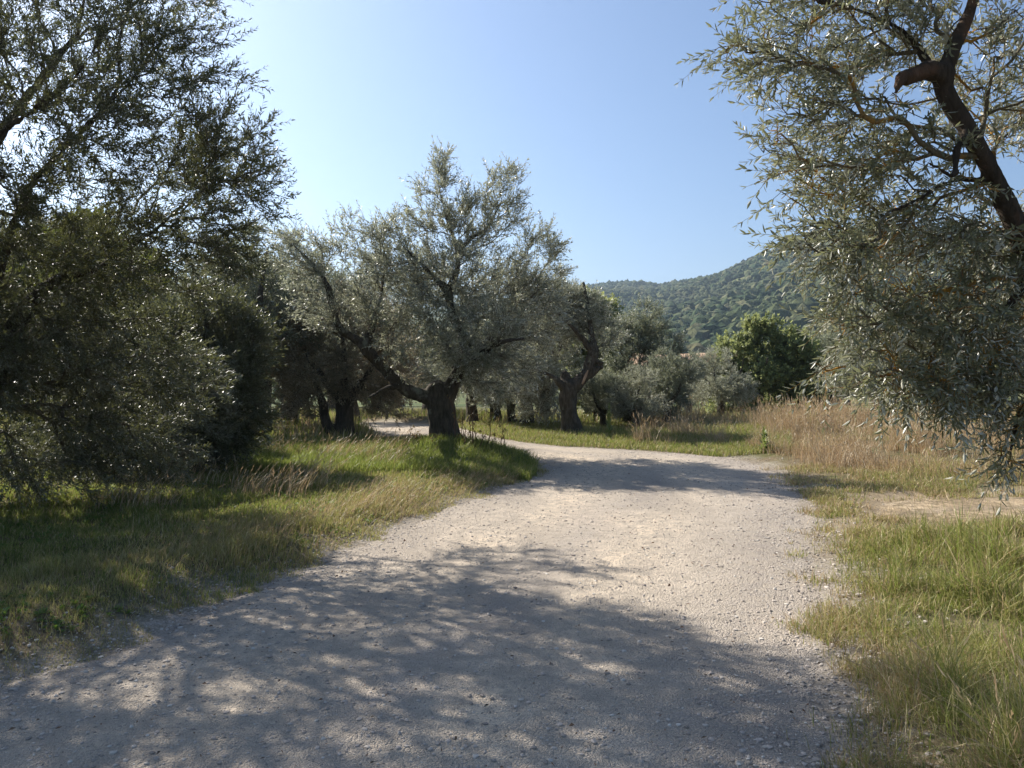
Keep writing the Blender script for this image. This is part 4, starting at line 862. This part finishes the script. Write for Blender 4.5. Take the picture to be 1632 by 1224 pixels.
# bare twiggy shoots right of the central trunk
def shoots(px, d, n, hgt, seed, label):
    r = np.random.default_rng(seed); x0, y0 = gx(px, d), d; z0 = GH(x0, y0)
    root = empty('twiggy_shoots', (x0, y0, z0)); N = []; P = []; R = []
    for s in range(n):
        N0 = len(N); bxx = r.normal(0, 0.22, 2); j = -1; p = np.array([bxx[0], bxx[1], -0.03]); dv = np.array([r.normal(0, .12), r.normal(0, .12), 1.0]); H = hgt*r.uniform(0.5, 1); m = 9
        for k in range(m):
            N.append(p.copy()); P.append(j); R.append(0.009*(1-k/m)+0.002); j = len(N)-1
            if k > 2:
                q = p.copy(); jj = j; sv = r.normal(0, 1, 3); sv[2] = abs(sv[2])*.8+.3; sv /= np.linalg.norm(sv)
                for t in range(3): q = q+sv*H*0.06; N.append(q.copy()); P.append(jj); R.append(0.0025); jj = len(N)-1
            p = p+dv*H/m+r.normal(0, 0.015, 3)
        Ps = np.array(P[N0:]); Ps = np.where(Ps >= 0, Ps-N0, -1)
        V, Q = tubes(np.array(N[N0:]), Ps, np.array(R[N0:]), [(4, np.ones(len(Ps), bool))]); link('stem', mesh_np('stem', V, [Q], [M_TWIG_R]), root)
    N = np.array(N); P = np.array(P); R = np.array(R)
    D = N-N[np.maximum(P, 0)]; tips = np.setdiff1d(np.arange(len(N)), P)
    leafy('leaves', N, D, P, tips, r, 4*n, T_OAK, [M_WEED_R, M_TWIG_R], root, np.array([0, 0, 0.0]), scl=(0.2, 0.4), back=2)
    tag(root, label, 'shrub'); return root
M_TWIG_R = bark_mat('reddish_twig', (0.10, 0.05, 0.035), (0.24, 0.14, 0.10))
M_WEED_R = leaf_mat('shoot_leaf', [(0.10, 0.11, 0.03), (0.18, 0.13, 0.05), (0.24, 0.14, 0.06)], None, (0.3, 0.2, 0.05), 0.3, 0.5)
shoots(757, 13.6, 8, 1.15, 5, 'thin reddish bare shoots rising from the grass right of the central trunk')
shoots(785, 13.2, 5, 0.55, 6, 'low reddish shoots at the right end of the grassy mound')
shoots(672, 13.5, 5, 0.5, 7, 'few low shoots at the left foot of the central trunk')

# yellow-green weeds on the far verge
def mullein(px, d, hgt, label):
    x0, y0 = gx(px, d), d; z0 = GH(x0, y0); r = np.random.default_rng(int(px)); root = empty('weed_plant', (x0, y0, z0))
    N = np.array([[0, 0, -0.03], [0.01, 0, hgt*.5], [0.0, 0.01, hgt]]); P = np.array([-1, 0, 1]); R = np.array([.012, .01, .006])
    V, Q = tubes(N, P, R, [(5, np.ones(3, bool))]); link('stem', mesh_np('stem', V, [Q], [M_WEED]), root)
    n = 90; t = r.uniform(0.02, 1, n); az = r.uniform(0, 2*PI, n); L = 0.16*(1.1-t)+0.03; el = 0.5+0.5*t
    dv = np.stack([np.cos(az)*np.cos(el), np.sin(az)*np.cos(el), np.sin(el)], -1); sd = np.stack([-np.sin(az), np.cos(az), 0*az], -1); c = np.stack([0*t, 0*t, t*hgt], -1)
    V = np.stack([c, c+dv*(L*.5)[:, None]+sd*(L*.18)[:, None], c+dv*L[:, None], c+dv*(L*.5)[:, None]-sd*(L*.18)[:, None]], 1).reshape(-1, 3)
    link('leaves', mesh_np('leaves', V, [np.arange(n*4).reshape(-1, 4)], [M_WEED_Y]), root); tag(root, label, 'weed')
M_WEED_Y = leaf_mat('weed_leaf_pale', [(0.20, 0.24, 0.08), (0.30, 0.32, 0.13)], None, (0.3, 0.38, 0.1), 0.3, 0.5)
mullein(971, 17.6, 0.75, 'upright pale green weed right of the broken olive trunk')
mullein(1218, 14.4, 0.45, 'bright green leafy weed at the outer corner of the bend')

# ------------------------------------------------------------------ loose stones
def stones(name, x, y, zf, size, r, mat, label):
    n = len(x); V0, F0 = ICO1; k0 = len(V0)
    S = size[:, None]*np.stack([r.uniform(.7, 1.3, n), r.uniform(.7, 1.3, n), r.uniform(.4, .8, n)], -1)
    V = V0[None]*(1+r.normal(0, 0.16, (n, k0))[..., None])*S[:, None]
    a = r.uniform(0, 2*PI, n); ca, sa = np.cos(a)[:, None], np.sin(a)[:, None]
    V = np.stack([V[..., 0]*ca-V[..., 1]*sa, V[..., 0]*sa+V[..., 1]*ca, V[..., 2]], -1)+np.stack([x, y, zf+size*0.15], -1)[:, None]
    o = link(name, mesh_np(name, V.reshape(-1, 3), [(F0[None]+(np.arange(n)*k0)[:, None, None]).reshape(-1, 3)], [mat])); tag(o, label, 'gravel', kind='stuff')
def stone_mat(name, stops):
    m, nt, p, g = new_mat(name); nt.links.new(ramp(nt, g.outputs['Random Per Island'], stops), p.inputs['Base Color']); p.inputs['Roughness'].default_value = 0.85; return m
M_ST = stone_mat('gravel_stone', [(0, (0.24, 0.205, 0.17)), (0.3, (0.34, 0.295, 0.25)), (0.5, (0.42, 0.36, 0.31)), (0.9, (0.46, 0.405, 0.34)), (1, (0.56, 0.52, 0.46))])
x, y, px = scatter(60000, r, (-100, 1450), (2.7, 15), 0.35); rs = road_sd(x, y); edge = sstep(-0.8, 0.0, rs)
k = (rs < 0.7) & (r.random(len(x)) < (0.35+0.65*edge)*sstep(0.7, 0.0, rs)); x, y, rs = x[k], y[k], rs[k]
zz = np.maximum(road_z(x, y, rs), np.where(rs > -0.2, ground_h(x, y), -9))
stones('gravel', x, y, zz, 0.003+0.010*r.random(len(x))**6+0.0004*y, r, M_ST, 'loose pale gravel scattered over the road')
x, y, px = scatter(2600, r, (1280, 1700), (2.8, 9.5), 0.6); rs = road_sd(x, y); k = (rs > 0) & ((rs < 1.0) | (track_sd(x, y) < 0.2)) & (r.random(len(x)) < sstep(1.2, 0.1, rs)+0.4); x, y = x[k], y[k]
stones('stones', x, y, ground_h(x, y)+0.01, 0.003+0.012*r.random(len(x))**4, r, M_ST, 'small stones on the bare edge of the right verge')

# fallen leaves and litter on the road
M_LIT = leaf_mat('fallen_leaf', [(0.12, 0.06, 0.03), (0.22, 0.13, 0.07), (0.06, 0.05, 0.03)], None, (0.1, 0.06, 0.03), 0.1, 0.7)
x, y, px = scatter(1500, r, (-100, 1650), (2.8, 13), 0.5); rs = road_sd(x, y); x, y, rs = x[rs < 0.6], y[rs < 0.6], rs[rs < 0.6]; n = len(x)
z = np.maximum(road_z(x, y, rs), ground_h(x, y))+0.012; az = r.uniform(0, 2*PI, n); L = r.uniform(0.012, 0.032, n); dx, dy = np.cos(az)*L, np.sin(az)*L; tl = r.normal(0, 0.25, n)*L
V = np.stack([np.stack([x, y, z], -1), np.stack([x+dx*.5-dy*.16, y+dy*.5+dx*.16, z+np.abs(tl)], -1), np.stack([x+dx, y+dy, z+np.abs(tl)*.3], -1), np.stack([x+dx*.5+dy*.16, y+dy*.5-dx*.16, z], -1)], 1).reshape(-1, 3)
o = link('leaf_litter', mesh_np('leaf_litter', V, [np.arange(n*4).reshape(-1, 4)], [M_LIT])); tag(o, 'brown fallen leaves scattered over the gravel road', 'leaf litter', kind='stuff')

# ------------------------------------------------------------------ haze
def haze():
    lo = (-2200, -420, -8); hi = (2500, 2400, 300)
    V = np.array([(a, b, c) for a in (lo[0], hi[0]) for b in (lo[1], hi[1]) for c in (lo[2], hi[2])])
    Fq = np.array([(0, 1, 3, 2), (4, 6, 7, 5), (0, 4, 5, 1), (2, 3, 7, 6), (0, 2, 6, 4), (1, 5, 7, 3)])
    m = bpy.data.materials.new('haze'); m.use_nodes = True; nt = m.node_tree; nt.nodes.clear()
    out = nt.nodes.new('ShaderNodeOutputMaterial'); v = nt.nodes.new('ShaderNodeVolumePrincipled')
    v.inputs['Color'].default_value = (0.62, 0.79, 1.0, 1); v.inputs['Density'].default_value = 0.00025; v.inputs['Anisotropy'].default_value = 0.5
    nt.links.new(v.outputs[0], out.inputs['Volume'])
    o = link('haze', mesh_np('haze', V, [Fq], [m])); tag(o, 'thin pale blue haze lying over the valley and hills', 'haze', kind='stuff')
haze()
